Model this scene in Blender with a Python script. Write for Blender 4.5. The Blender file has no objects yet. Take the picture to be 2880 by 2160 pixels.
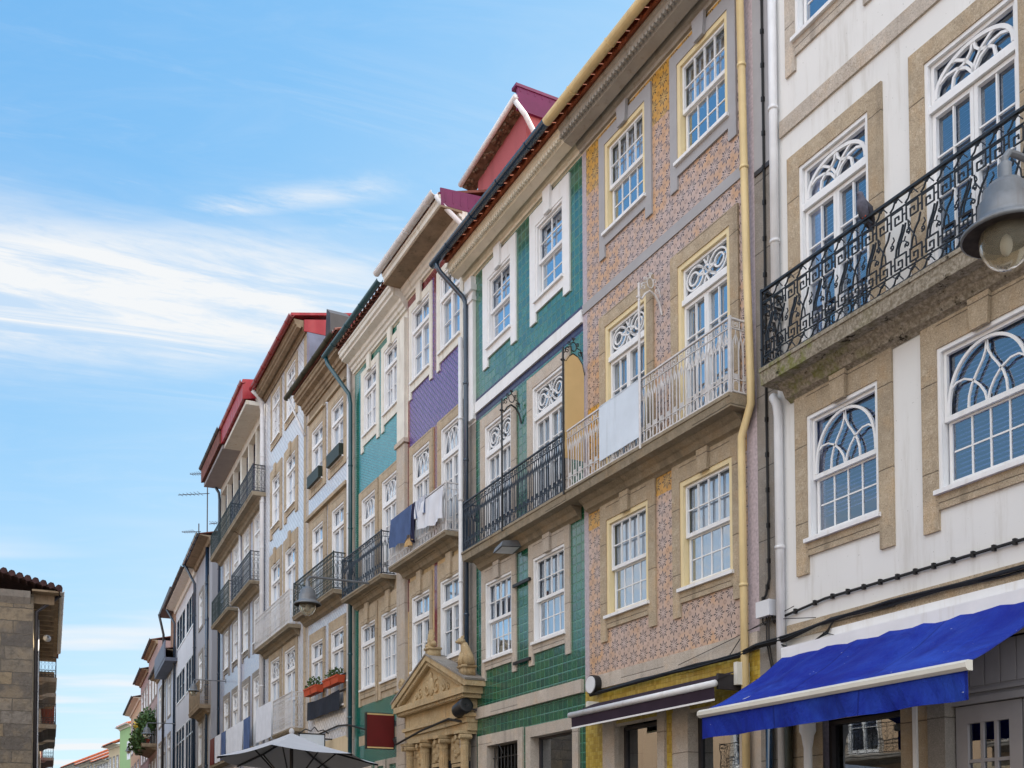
import bpy, math, random
from mathutils import Vector, Matrix
random.seed(11)
D = bpy.data; SC = bpy.context.scene; COL = SC.collection
PI = math.pi

# ------------------------------------------------------------------ camera
F, PPY = 2950.0, 2280.0
PITCH, ROLL = math.atan(102/2950.0), -0.004
cam = D.cameras.new('camera'); camo = D.objects.new('camera', cam); COL.objects.link(camo)
camo.matrix_world = Matrix.Translation((0, 0, 1.6)) @ Matrix.Rotation(PI/2+PITCH, 4, 'X') @ Matrix.Rotation(ROLL, 4, 'Z')
cam.sensor_width = 36; cam.lens = F/2880*36
cam.shift_y = (PPY-1080)/2880; cam.clip_start = .1; cam.clip_end = 3000
SC.camera = camo

# ------------------------------------------------------------------ light
SUN_EL, SUN_AZ = math.radians(54), math.radians(66)      # azimuth measured from +Y towards +X
SC.view_settings.view_transform = 'Standard'; SC.view_settings.look = 'None'
SC.view_settings.exposure = 1.4; SC.view_settings.gamma = 1
sun = D.lights.new('sun', 'SUN'); suno = D.objects.new('sun', sun); COL.objects.link(suno)
sun.energy = 3.2; sun.angle = math.radians(.5); sun.color = (1, .9, .75)
sd = Vector((math.sin(SUN_AZ)*math.cos(SUN_EL), math.cos(SUN_AZ)*math.cos(SUN_EL), math.sin(SUN_EL)))
suno.rotation_euler = sd.to_track_quat('Z', 'Y').to_euler()

class NT:
    """small helper round a node tree"""
    def __init__(s, tree): s.t = tree; s.n = tree.nodes; s.l = tree.links
    def new(s, typ, **kw):
        n = s.n.new(typ)
        for k, v in kw.items():
            if k[0] == '_': n.inputs[int(k[1:])].default_value = v
            else: setattr(n, k, v)
        return n
    def link(s, a, b): s.l.new(a, b)
    def sock(s, n, i, v):
        if hasattr(v, 'is_output'): s.l.new(v, n.inputs[i])
        elif v is not None: n.inputs[i].default_value = v
    def math(s, op, a, b=None, c=None, clamp=False):
        n = s.n.new('ShaderNodeMath'); n.operation = op; n.use_clamp = clamp
        for i, v in enumerate((a, b, c)): s.sock(n, i, v)
        return n.outputs[0]
    def mix(s, f, a, b, mode='MIX'):
        n = s.n.new('ShaderNodeMix'); n.data_type = 'RGBA'; n.blend_type = mode
        s.sock(n, 0, f)
        for i, v in ((6, a), (7, b)):
            s.sock(n, i, v if hasattr(v, 'is_output') else (*v[:3], 1))
        return n.outputs[2]
    def noise(s, vec, scale, detail=3, rough=.55, dist=0):
        n = s.n.new('ShaderNodeTexNoise'); n.inputs['Scale'].default_value = scale
        n.inputs['Detail'].default_value = detail; n.inputs['Roughness'].default_value = rough
        n.inputs['Distortion'].default_value = dist
        if vec is not None: s.l.new(vec, n.inputs['Vector'])
        return n.outputs['Fac']
    def ramp(s, f, stops):
        n = s.n.new('ShaderNodeValToRGB'); cr = n.color_ramp
        while len(cr.elements) < len(stops): cr.elements.new(.5)
        for e, (p, c) in zip(cr.elements, stops):
            e.position = p; e.color = (c, c, c, 1) if isinstance(c, (int, float)) else (*c, 1)
        s.sock(n, 0, f); return n.outputs[0]
    def smooth(s, v, a, b):
        n = s.n.new('ShaderNodeMapRange'); n.interpolation_type = 'SMOOTHSTEP'
        s.sock(n, 0, v); n.inputs[1].default_value = a; n.inputs[2].default_value = b
        n.inputs[3].default_value = 0; n.inputs[4].default_value = 1
        return n.outputs[0]

W = D.worlds.new('World'); SC.world = W; W.use_nodes = True
def build_sky():
    k = NT(W.node_tree); k.n.clear()
    out = k.new('ShaderNodeOutputWorld'); bg = k.new('ShaderNodeBackground'); k.link(bg.outputs[0], out.inputs[0])
    sky = k.new('ShaderNodeTexSky'); sky.sky_type = 'NISHITA'; sky.sun_disc = False
    sky.sun_elevation = SUN_EL; sky.sun_rotation = SUN_AZ; sky.altitude = 200
    sky.air_density = 1.0; sky.dust_density = .6; sky.ozone_density = 2.2
    tc = k.new('ShaderNodeTexCoord'); sep = k.new('ShaderNodeSeparateXYZ'); k.link(tc.outputs['Generated'], sep.inputs[0])
    x, y, z = sep.outputs
    # a layer of high cirrus: position on it is the direction divided by its height
    zc = k.math('MAXIMUM', z, .04)
    px = k.math('DIVIDE', x, zc); py = k.math('DIVIDE', y, zc)
    comb = k.new('ShaderNodeCombineXYZ'); k.link(k.math('MULTIPLY', px, .42), comb.inputs[0]); k.link(py, comb.inputs[1])
    v = comb.outputs[0]
    n1 = k.noise(v, 1.5, 6, .62, .5); n2 = k.noise(v, .55, 3, .5); n3 = k.noise(v, 6, 5, .7, .8)
    # streak band that crosses the street ahead, combed along its length
    cs = k.new('ShaderNodeCombineXYZ'); k.link(k.math('MULTIPLY', px, .8), cs.inputs[0]); k.link(k.math('MULTIPLY', k.math('SUBTRACT', py, k.math('MULTIPLY', px, .34)), 3.2), cs.inputs[1])
    st = k.noise(cs.outputs[0], 1.6, 7, .68, 1.2)
    d = k.math('SUBTRACT', py, k.math('ADD', 1.93, k.math('MULTIPLY', px, .10)))
    d = k.math('ADD', d, k.math('MULTIPLY', k.math('SUBTRACT', n1, .5), .55))
    wd = k.math('MAXIMUM', k.math('SUBTRACT', .24, k.math('MULTIPLY', px, .26)), .12)
    band = k.math('SUBTRACT', 1.0, k.math('DIVIDE', k.math('ABSOLUTE', d), wd), clamp=True)
    band = k.smooth(band, 0, .9)
    band = k.math('MULTIPLY', band, k.smooth(px, .05, -.45))
    band = k.math('MULTIPLY', band, k.math('ADD', .50, k.math('MULTIPLY', k.smooth(st, .36, .62), .70)), clamp=True)
    wisp = k.math('MULTIPLY', k.smooth(k.math('ABSOLUTE', k.math('ADD', d, .06)), .75, .1), k.math('MULTIPLY', k.smooth(st, .46, .76), .50))
    wisp = k.math('MULTIPLY', wisp, k.smooth(px, .25, -.3)); band = k.math('MAXIMUM', band, wisp)
    # thin contrail like streak higher up
    d2 = k.math('SUBTRACT', py, k.math('ADD', 1.50, k.math('MULTIPLY', px, -.22)))
    d2 = k.math('ADD', d2, k.math('MULTIPLY', k.math('SUBTRACT', n1, .5), .16))
    b2 = k.math('MULTIPLY', k.smooth(k.math('ABSOLUTE', d2), .06, 0), k.math('MULTIPLY', k.smooth(st, .30, .62), .75))
    b2 = k.math('MULTIPLY', b2, k.smooth(k.math('ABSOLUTE', k.math('ADD', px, .34)), .24, .08))
    # layered streaks towards the horizon
    b3 = k.math('MULTIPLY', k.smooth(k.noise(v, .8, 4, .55), .46, .66), k.smooth(py, 2.6, 4.2))
    b3 = k.math('MULTIPLY', b3, .95)
    # unseen cloud bank, added behind the viewer to brighten the shaded fronts
    back = k.smooth(y, .15, -.35)
    b4 = k.math('MULTIPLY', back, k.smooth(n2, .30, .55))
    veil = k.math('MULTIPLY', k.smooth(n3, .4, .8), .10)
    c = k.math('MAXIMUM', k.math('MAXIMUM', band, b2), k.math('MAXIMUM', b3, veil))
    c = k.math('MINIMUM', k.math('MULTIPLY', c, k.smooth(z, .0, .06)), 1)
    base = k.mix(1.0, sky.outputs[0], SKY_TINT, 'MULTIPLY')
    ze = k.math('SUBTRACT', z, k.math('MULTIPLY', k.math('ADD', k.math('MAXIMUM', x, -.40), .20), .62))
    rp = k.ramp(ze, [(.02, SKY_STEPS[0]), (.15, SKY_STEPS[1]), (.37, SKY_STEPS[2]), (.57, SKY_STEPS[3]), (.85, SKY_STEPS[4])])
    rp = k.mix(1.0, rp, (10, 10, 10), 'MULTIPLY')
    base = k.mix(.86, base, rp)
    col = k.mix(c, base, CLOUD)
    col = k.mix(k.math('MULTIPLY', b4, .85), col, CLOUD_FILL)
    k.link(col, bg.inputs[0]); bg.inputs[1].default_value = .115
SKY_TINT = (.6, .95, 1.15); CLOUD = (3.0, 3.08, 3.15); CLOUD_FILL = (8.8, 8.9, 9.1)
SKY_STEPS = ((.315, .315, .305), (.245, .285, .30), (.15, .235, .30), (.082, .182, .29), (.042, .138, .27))
build_sky()

# ------------------------------------------------------------------ materials
MATS = {}
def principled(name, rough=.6, spec=.5, metal=0, coat=0):
    m = D.materials.new(name); m.use_nodes = True; k = NT(m.node_tree)
    b = k.n['Principled BSDF']; b.inputs['Roughness'].default_value = rough
    b.inputs['Specular IOR Level'].default_value = spec; b.inputs['Metallic'].default_value = metal
    b.inputs['Coat Weight'].default_value = coat; b.inputs['Coat IOR'].default_value = 1.75; b.inputs['Coat Roughness'].default_value = .08
    MATS[name] = m; return m, k, b
def objco(k, sx=1, sy=1, sz=1):
    tc = k.new('ShaderNodeTexCoord'); mp = k.new('ShaderNodeMapping'); mp.inputs['Scale'].default_value = (sx, sy, sz)
    k.link(tc.outputs['Object'], mp.inputs[0]); return mp.outputs[0]
def bump(k, b, h, strength=.3, dist=.01):
    n = k.new('ShaderNodeBump'); n.inputs['Strength'].default_value = strength; n.inputs['Distance'].default_value = dist
    k.link(h, n.inputs['Height']); k.link(n.outputs[0], b.inputs['Normal'])
def flatmat(name, col, rough=.55, spec=.4, metal=0, var=.12, scale=3, bmp=0, coat=0, dirt=None):
    """one colour, gently mottled"""
    m, k, b = principled(name, rough, spec, metal, coat)
    v = objco(k); n = k.noise(v, scale, 5, .6)
    dk = tuple(c*(1-var) for c in col); lt = tuple(min(1, c*(1+var)) for c in col)
    c = k.mix(k.ramp(n, [(.3, 0), (.7, 1)]), dk, lt)
    if dirt:
        n2 = k.noise(objco(k, 6, 6, .6), 1.2, 5, .65)
        c = k.mix(k.math('MULTIPLY', k.smooth(n2, .52, .75), dirt[1]), c, dirt[0])
    k.link(c, b.inputs['Base Color'])
    if bmp: bump(k, b, k.noise(v, scale*12, 4, .6), bmp, .01)
    return m
def granite(name, base, dark, light, joints=True, ochre=.38):
    m, k, b = principled(name, .85, .25)
    v = objco(k); big = k.noise(v, 1.3, 5, .65); fine = k.noise(v, 80, 2, .7); mid = k.noise(v, 9, 5, .7)
    c = k.mix(k.ramp(big, [(.32, 0), (.68, 1)]), dark, base)
    c = k.mix(k.math('MULTIPLY', k.smooth(k.noise(objco(k, 1, 1, .8), 2.3, 5, .65), .48, .70), ochre), c, (base[0]*1.18, base[1]*.92, base[2]*.62))
    c = k.mix(k.math('MULTIPLY', k.smooth(mid, .48, .74), .65), c, light)
    c = k.mix(k.math('MULTIPLY', k.smooth(fine, .57, .68), .65), c, tuple(x*.28 for x in dark))
    c = k.mix(k.math('MULTIPLY', k.smooth(fine, .43, .32), .55), c, tuple(min(1, x*1.35) for x in light))
    st = k.noise(objco(k, 5, 5, .45), 1.0, 5, .6)
    c = k.mix(k.math('MULTIPLY', k.smooth(st, .54, .72), .5), c, tuple(x*.42 for x in dark))
    h = k.math('ADD', k.math('MULTIPLY', fine, .5), mid)
    if joints:
        sp = k.new('ShaderNodeSeparateXYZ'); k.link(v, sp.inputs[0])
        zz = k.math('ADD', k.math('DIVIDE', sp.outputs[2], .93), k.math('ADD', .13, k.math('MULTIPLY', k.math('FLOOR', k.math('MULTIPLY', sp.outputs[0], .9)), .37)))
        zz = k.math('ADD', zz, k.math('MULTIPLY', k.math('SUBTRACT', mid, .5), .02))
        j = k.smooth(k.math('PINGPONG', zz, .5), .010, .003)
        cb = k.new('ShaderNodeCombineXYZ'); k.link(k.math('FLOOR', zz), cb.inputs[0]); k.link(k.math('FLOOR', k.math('MULTIPLY', sp.outputs[0], .9)), cb.inputs[1])
        wn = k.new('ShaderNodeTexWhiteNoise'); k.link(cb.outputs[0], wn.inputs[0])
        c = k.mix(k.math('MULTIPLY', wn.outputs[0], .38), c, tuple(x*.62 for x in base))
        c = k.mix(k.math('MULTIPLY', j, .75), c, tuple(x*.3 for x in dark)); h = k.math('SUBTRACT', h, j)
    k.link(c, b.inputs['Base Color'])
    bump(k, b, h, .6, .01); return m
def plaster(name, col, stain):
    m, k, b = principled(name, .9, .2)
    v = objco(k); n = k.noise(v, .7, 5, .6); st = k.noise(objco(k, 3.5, 3.5, .35), 1.0, 6, .7); sp = k.noise(v, 30, 2, .5)
    c = k.mix(k.ramp(n, [(.3, 0), (.7, 1)]), tuple(x*.93 for x in col), col)
    c = k.mix(k.math('MULTIPLY', k.smooth(st, .5, .72), .5), c, stain)
    c = k.mix(k.math('MULTIPLY', k.smooth(sp, .70, .74), .45), c, tuple(x*.4 for x in stain))
    k.link(c, b.inputs['Base Color']); bump(k, b, k.noise(v, 22, 4, .6), .12, .006); return m
def cellco(k, w, h):
    tc = k.new('ShaderNodeTexCoord'); s = k.new('ShaderNodeSeparateXYZ'); k.link(tc.outputs['Object'], s.inputs[0])
    u = k.math('DIVIDE', s.outputs[0], w); v = k.math('DIVIDE', s.outputs[2], h); return tc.outputs['Object'], u, v, s
def glazed_tile(name, size, cols, grout, rough=.12, coat=.6, stagger=False, relief=0):
    """square glazed tiles, each its own shade, with pale grout lines"""
    m, k, b = principled(name, rough, .6, coat=coat)
    vec, u, v, s = cellco(k, size, size)
    fu = k.math('FLOOR', u); fv = k.math('FLOOR', v)
    cb = k.new('ShaderNodeCombineXYZ'); k.link(fu, cb.inputs[0]); k.link(fv, cb.inputs[1])
    wn = k.new('ShaderNodeTexWhiteNoise'); k.link(cb.outputs[0], wn.inputs[0])
    c = k.ramp(wn.outputs[0], [(0, cols[0]), (.5, cols[1]), (1, cols[2])])
    mott = k.noise(vec, 9, 4, .6); c = k.mix(k.math('MULTIPLY', mott, .5), c, tuple(x*.45 for x in cols[0]))
    du = k.math('PINGPONG', u, .5); dv = k.math('PINGPONG', v, .5)      # 0 on a joint
    g = k.smooth(k.math('MINIMUM', du, dv), .028, .012)
    c = k.mix(k.math('MULTIPLY', g, .75), c, grout)
    k.link(c, b.inputs['Base Color'])
    k.link(k.math('ADD', rough, k.math('MULTIPLY', g, .5)), b.inputs['Roughness'])
    pil = k.smooth(k.math('MINIMUM', du, dv), 0, .12)
    tilt = k.math('MULTIPLY', wn.outputs[0], k.math('SUBTRACT', k.math('FRACT', u), .5))
    bump(k, b, k.math('ADD', k.math('ADD', pil, k.math('MULTIPLY', mott, .5+relief)), k.math('MULTIPLY', tilt, 1.6)), .55, .012)
    return m
def scale_tile(name, col, col2, w, h, rough=.15, coat=.6, dark=.35):
    """diamond set relief tiles: every tile is a little pyramid"""
    m, k, b = principled(name, rough, .6, coat=coat)
    vec, u, v, s = cellco(k, w, h)
    a = k.math('ADD', u, v); d = k.math('SUBTRACT', u, v)
    cb = k.new('ShaderNodeCombineXYZ'); k.link(k.math('FLOOR', a), cb.inputs[0]); k.link(k.math('FLOOR', d), cb.inputs[1])
    wn = k.new('ShaderNodeTexWhiteNoise'); k.link(cb.outputs[0], wn.inputs[0])
    c = k.mix(wn.outputs[0], col, col2)
    pa = k.math('PINGPONG', a, .5); pd = k.math('PINGPONG', d, .5)
    mn = k.math('MINIMUM', pa, pd)
    c = k.mix(k.math('MULTIPLY', k.smooth(mn, .11, .02), dark*1.6), c, tuple(x*.3 for x in col))
    k.link(c, b.inputs['Base Color'])
    ramp = k.math('ADD', k.math('FRACT', a), k.math('MULTIPLY', k.smooth(mn, 0, .2), .6))
    bump(k, b, ramp, .55, .02); return m
def star_tile(name, ground, ground2, petal, ink, P=.27):
    """patterned wall tile: pale eight-pointed stars with dark leaf tips on a warm ground"""
    m, k, b = principled(name, .38, .4, coat=.12)
    vec, u, v, s = cellco(k, P, P)
    cu = k.math('SUBTRACT', k.math('FRACT', u), .5); cv = k.math('SUBTRACT', k.math('FRACT', v), .5)
    r = k.math('SQRT', k.math('ADD', k.math('MULTIPLY', cu, cu), k.math('MULTIPLY', cv, cv)))
    th = k.math('ARCTAN2', cv, cu)
    big = k.noise(vec, .55, 3, .6); mid = k.noise(vec, 3.2, 3, .6)
    gsel = k.smooth(k.math('ADD', big, k.math('MULTIPLY', k.math('SUBTRACT', mid, .5), .5)), .40, .62)
    g = k.mix(gsel, ground, ground2)
    four = k.math('MULTIPLY', k.math('COSINE', k.math('MULTIPLY', th, 8)), .07)
    rr = k.math('SUBTRACT', r, four)
    lobes = k.math('ABSOLUTE', k.math('SINE', k.math('MULTIPLY', th, 8)))
    star = k.math('MULTIPLY', k.smooth(k.math('SUBTRACT', k.math('MULTIPLY', lobes, .30), k.math('SUBTRACT', r, .20)), .0, .16), k.smooth(r, .02, .05))
    l2 = k.math('ABSOLUTE', k.math('COSINE', k.math('MULTIPLY', th, 8)))
    tip = k.math('MULTIPLY', k.smooth(l2, .50, .80), k.math('MULTIPLY', k.smooth(rr, .13, .22), k.smooth(rr, .42, .34)))
    cu2 = k.math('PINGPONG', u, .5); cv2 = k.math('PINGPONG', v, .5)
    rc = k.math('SQRT', k.math('ADD', k.math('MULTIPLY', cu2, cu2), k.math('MULTIPLY', cv2, cv2)))
    tc2 = k.math('ARCTAN2', cv2, cu2)
    l3 = k.math('ABSOLUTE', k.math('SINE', k.math('MULTIPLY', tc2, 6)))
    tip2 = k.math('MULTIPLY', k.smooth(l3, .75, .92), k.math('MULTIPLY', k.smooth(rc, .04, .07), k.smooth(rc, .15, .11)))
    c = k.mix(k.math('MULTIPLY', star, .62), g, petal)
    fu = k.math('FLOOR', k.math('MULTIPLY', u, 2)); fv = k.math('FLOOR', k.math('MULTIPLY', v, 2)); cbb = k.new('ShaderNodeCombineXYZ'); k.link(fu, cbb.inputs[0]); k.link(fv, cbb.inputs[1])
    wn = k.new('ShaderNodeTexWhiteNoise'); k.link(cbb.outputs[0], wn.inputs[0])
    c = k.mix(k.math('MULTIPLY', wn.outputs[0], .30), c, tuple(x*.55 for x in ground2))
    ink_m = k.math('MAXIMUM', tip, tip2)
    ink_m = k.math('MULTIPLY', ink_m, k.smooth(k.noise(vec, 60, 2, .6), .25, .45))
    c = k.mix(k.math('MULTIPLY', ink_m, .97), c, ink)
    j = k.smooth(k.math('MINIMUM', k.math('PINGPONG', k.math('MULTIPLY', u, 2), .5), k.math('PINGPONG', k.math('MULTIPLY', v, 2), .5)), .02, .005)
    c = k.mix(k.math('MULTIPLY', j, .35), c, tuple(x*.6 for x in petal))
    k.link(c, b.inputs['Base Color']); bump(k, b, k.math('ADD', star, mid), .12, .004); return m
def blocks(name, cols, w, h, mortar):
    """coursed stone blocks of uneven tone"""
    m, k, b = principled(name, .88, .25)
    v = objco(k)
    tc = k.new('ShaderNodeTexCoord'); sp = k.new('ShaderNodeSeparateXYZ'); cb = k.new('ShaderNodeCombineXYZ'); k.link(tc.outputs['Object'], sp.inputs[0])
    wob = k.math('MULTIPLY', k.math('SUBTRACT', k.noise(v, 2.2, 4, .6), .5), .10)
    k.link(k.math('ADD', k.math('ADD', sp.outputs[0], sp.outputs[1]), wob), cb.inputs[0]); k.link(k.math('ADD', sp.outputs[2], wob), cb.inputs[1])
    br = k.new('ShaderNodeTexBrick'); br.inputs['Scale'].default_value = 1; br.inputs['Mortar Size'].default_value = .018
    br.inputs['Brick Width'].default_value = w; br.inputs['Row Height'].default_value = h; br.inputs['Bias'].default_value = 0
    br.offset = .37; br.squash = 1.4; br.squash_frequency = 3
    br.inputs['Color1'].default_value = (0, 0, 0, 1); br.inputs['Color2'].default_value = (1, 1, 1, 1); br.inputs['Mortar'].default_value = (.5, .5, .5, 1)
    k.link(cb.outputs[0], br.inputs['Vector'])
    c = k.ramp(br.outputs['Color'], [(0, cols[0]), (.35, cols[1]), (.7, cols[2]), (1, cols[3])])
    n = k.noise(v, 5, 6, .65); fine = k.noise(v, 60, 2, .6)
    c = k.mix(k.math('MULTIPLY', k.smooth(n, .42, .70), .7), c, tuple(x*.55 for x in cols[1]))
    c = k.mix(k.math('MULTIPLY', k.smooth(k.noise(v, .8, 5, .65), .45, .65), .5), c, tuple(x*1.25 for x in cols[2]))
    c = k.mix(k.math('MULTIPLY', k.smooth(fine, .58, .72), .45), c, tuple(x*.4 for x in cols[0]))
    c = k.mix(br.outputs['Fac'], c, mortar); k.link(c, b.inputs['Base Color'])
    bump(k, b, k.math('SUBTRACT', k.math('MULTIPLY', n, 1.4), br.outputs['Fac']), .9, .05); return m
def glass(name, tint, refl=.3, rough=.01):
    m = D.materials.new(name); m.use_nodes = True; k = NT(m.node_tree); k.n.clear()
    out = k.new('ShaderNodeOutputMaterial'); mx = k.new('ShaderNodeMixShader')
    tr = k.new('ShaderNodeBsdfTransparent'); tr.inputs[0].default_value = (*tint, 1)
    gl = k.new('ShaderNodeBsdfGlossy'); gl.inputs[0].default_value = (.82, .90, 1, 1); gl.inputs['Roughness'].default_value = rough
    fr = k.new('ShaderNodeFresnel'); fr.inputs[0].default_value = 1.5
    v = objco(k); wob = k.new('ShaderNodeBump'); wob.inputs['Strength'].default_value = .03 if 'shop' in name else .10; wob.inputs['Distance'].default_value = .02
    k.link(k.noise(v, 2.2, 2, .5), wob.inputs['Height']); k.link(wob.outputs[0], gl.inputs['Normal'])
    oi = k.new('ShaderNodeObjectInfo'); refl = k.math('ADD', refl-.07, k.math('MULTIPLY', oi.outputs['Random'], .14))
    f = k.math('ADD', refl, k.math('MULTIPLY', fr.outputs[0], 2.6), clamp=True)
    k.link(f, mx.inputs[0]); k.link(tr.outputs[0], mx.inputs[1]); k.link(gl.outputs[0], mx.inputs[2]); k.link(mx.outputs[0], out.inputs[0])
    MATS[name] = m; return m
def metal_sheet(name, col, col2, pitch=.16):
    m, k, b = principled(name, .42, .4)
    v = objco(k); s = k.new('ShaderNodeSeparateXYZ'); k.link(v, s.inputs[0])
    a = k.math('ADD', s.outputs[0], s.outputs[1]); w = k.math('SINE', k.math('MULTIPLY', a, 2*PI/pitch))
    c = k.mix(k.ramp(k.noise(v, 2.5, 5, .6), [(.35, 0), (.7, 1)]), col, col2)
    k.link(c, b.inputs['Base Color']); bump(k, b, w, .5, .02); return m

flatmat('paint_white', (.78, .78, .79), .45, .4, var=.05, bmp=.08, dirt=((.52, .47, .40), .35))
flatmat('paint_offwhite', (.70, .67, .60), .6, .3, var=.10, dirt=((.35, .29, .2), .5), bmp=.15)
flatmat('paint_cream', (.74, .61, .36), .5, .35, var=.05)
flatmat('gutter_cream', (.70, .54, .28), .4, .4, var=.10, dirt=((.30, .2, .09), .35))
flatmat('gutter_white', (.68, .68, .70), .45, .4, var=.08, dirt=((.35, .32, .28), .4))
flatmat('gutter_navy', (.008, .028, .06), .22, .6, var=.2, coat=.3)
flatmat('gutter_teal', (.008, .06, .08), .28, .55, var=.2, coat=.2)
flatmat('gutter_olive', (.05, .048, .03), .6, .3, var=.3)
flatmat('gutter_red', (.26, .018, .022), .35, .5, var=.15, coat=.2)
flatmat('gutter_dark', (.035, .03, .033), .5, .4, var=.3)
flatmat('iron_black', (.008, .008, .010), .42, .5, var=.2)
flatmat('iron_navy', (.006, .012, .026), .4, .5, var=.2)
flatmat('iron_green', (.016, .028, .024), .5, .4, var=.3)
flatmat('iron_white', (.62, .60, .60), .55, .35, var=.12, scale=9, dirt=((.30, .25, .22), .55))
flatmat('painted_grey', (.36, .355, .37), .8, .25, var=.06, bmp=.1)
flatmat('cornice_grey', (.34, .315, .28), .8, .25, var=.14, dirt=((.18, .14, .09), .6), bmp=.15)
flatmat('cornice_cream', (.70, .64, .52), .7, .3, var=.08, dirt=((.40, .32, .2), .4), bmp=.1)
flatmat('cornice_white', (.72, .70, .65), .7, .3, var=.08, dirt=((.45, .36, .2), .6), bmp=.12)
flatmat('cornice_brown', (.27, .205, .14), .85, .2, var=.25, dirt=((.09, .06, .04), .7), bmp=.3)
granite('granite', (.49, .395, .28), (.31, .25, .18), (.57, .48, .37))
granite('granite_warm', (.58, .42, .225), (.42, .305, .175), (.60, .48, .31))
granite('granite_pale', (.54, .48, .42), (.42, .36, .30), (.62, .56, .49))
granite('granite_grey', (.30, .275, .25), (.20, .18, .16), (.38, .35, .32))
granite('portal_stone', (.50, .375, .215), (.35, .26, .15), (.58, .47, .31), False)
plaster('plaster_white', (.76, .755, .745), (.46, .43, .38))
plaster('plaster_pale', (.60, .61, .66), (.40, .39, .40))
plaster('plaster_blue', (.50, .56, .68), (.36, .36, .40))
plaster('plaster_grey', (.36, .36, .39), (.22, .21, .22))
plaster('plaster_pink', (.38, .105, .115), (.26, .08, .085))
plaster('plaster_cream', (.62, .50, .33), (.40, .30, .2))
plaster('plaster_orange', (.56, .40, .27), (.36, .24, .16))
plaster('plaster_mauve', (.26, .13, .22), (.18, .1, .16))
plaster('plaster_green', (.34, .50, .24), (.26, .36, .2))
plaster('plaster_rose', (.34, .25, .24), (.2, .14, .14))
star_tile('star_tile', (.60, .35, .18), (.55, .40, .33), (.53, .44, .42), (.035, .022, .022), .255)
star_tile('ochre_tile', (.62, .34, .06), (.60, .30, .05), (.56, .40, .16), (.06, .03, .015))
flatmat('lilac_border', (.44, .37, .40), .4, .4, var=.25, scale=25)
glazed_tile('green_tile', .157, ((.004, .085, .062), (.006, .125, .075), (.018, .15, .062)), (.10, .34, .24), relief=.6)
glazed_tile('teal_tile', .157, ((.003, .10, .11), (.004, .135, .145), (.008, .165, .15)), (.06, .30, .30))
glazed_tile('navy_tile', .075, ((.008, .009, .055), (.012, .013, .08), (.02, .021, .11)), (.04, .04, .15), .3, .15)
glazed_tile('yellow_tile', .06, ((.42, .27, .02), (.58, .40, .04), (.66, .5, .10)), (.25, .16, .02), .4, .1, relief=1)
scale_tile('sky_tinted_maroon', (.10, .045, .235), (.135, .06, .30), .15, .13, .25, .25, .5)  # maroon tile with the blue sky reflection mixed into its base colour
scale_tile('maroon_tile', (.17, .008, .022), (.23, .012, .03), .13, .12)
scale_tile('sky_tinted_jade', (.008, .25, .31), (.018, .32, .38), .16, .07, .2, .4)  # the jade tile again, mirrored sky blue put into the colour
scale_tile('jade_tile', (.004, .15, .11), (.01, .21, .15), .20, .06)
scale_tile('ice_tile', (.60, .62, .68), (.68, .70, .76), .24, .19, .25, .4, .30)
scale_tile('pearl_tile', (.54, .58, .69), (.66, .69, .77), .17, .13, .25, .4, .22)
scale_tile('bluewhite_tile', (.38, .44, .62), (.58, .58, .66), .11, .10, .3, .3, .35)
flatmat('terracotta', (.34, .10, .048), .8, .25, var=.35, scale=5, dirt=((.07, .04, .03), .5))
flatmat('roof_aged', (.05, .026, .026), .9, .2, var=.4, scale=5)
flatmat('sheet_plum', (.145, .012, .075), .5, .35, var=.15)
flatmat('terracotta_dark', (.17, .065, .05), .8, .25, var=.35, scale=5)
metal_sheet('sheet_purple', (.13, .012, .075), (.17, .02, .10))
metal_sheet('sheet_red', (.30, .012, .022), (.36, .02, .03), .5)
flatmat('sheet_greyblue', (.20, .22, .30), .6, .3, var=.25, scale=1.5, dirt=((.35, .1, .04), .45))
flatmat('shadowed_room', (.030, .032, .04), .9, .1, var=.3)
flatmat('curtain', (.62, .66, .72), .9, .1, var=.08, scale=2)
flatmat('dark_curtain', (.12, .13, .16), .9, .1, var=.2)
flatmat('blind_slat', (.58, .64, .78), .5, .4, var=.05)
glass('pane_glass', (.72, .80, .90), .30); glass('deep_glass', (.50, .62, .92), .16); glass('shop_glass', (.34, .37, .38), .10); 
def frosted():
    m, k, b = principled('lamp_glass', .16, .5); b.inputs['Transmission Weight'].default_value = .8; b.inputs['IOR'].default_value = 1.1
    v = objco(k); c = k.mix(k.smooth(k.noise(v, 5, 5, .65), .4, .75), (.62, .58, .46), (.40, .34, .24)); k.link(c, b.inputs['Base Color'])
frosted()
def canvas(name, col, fade):
    m, k, b = principled(name, .8, .2)
    v = objco(k); s = k.new('ShaderNodeSeparateXYZ'); k.link(v, s.inputs[0])
    c = k.mix(k.smooth(k.noise(v, 1.1, 5, .65, .6), .38, .72), col, fade)
    sc = k.noise(objco(k, 1.2, 9, 9), 3.0, 6, .7)
    c = k.mix(k.math('MULTIPLY', k.smooth(sc, .58, .80), .40), c, tuple(min(1, x*2.2+.03) for x in col))
    c = k.mix(k.math('MULTIPLY', k.smooth(k.noise(v, 1.9, 3, .6), .55, .75), .45), c, tuple(x*.5 for x in col))
    j = k.smooth(k.math('PINGPONG', k.math('DIVIDE', s.outputs[0], 1.2), .5), .012, .006)
    c = k.mix(k.math('MULTIPLY', j, .55), c, tuple(x*.45 for x in col))
    c = k.mix(k.smooth(k.noise(v, 26, 1, .5), .79, .81), c, (.5, .55, .7))
    k.link(c, b.inputs['Base Color'])
    cr = k.noise(objco(k, 1.4, .7, .7), 2.0, 6, .7, 1.5); bump(k, b, k.math('ADD', cr, k.math('MULTIPLY', k.noise(v, 120, 2, .5), .05)), .9, .06)
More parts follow.
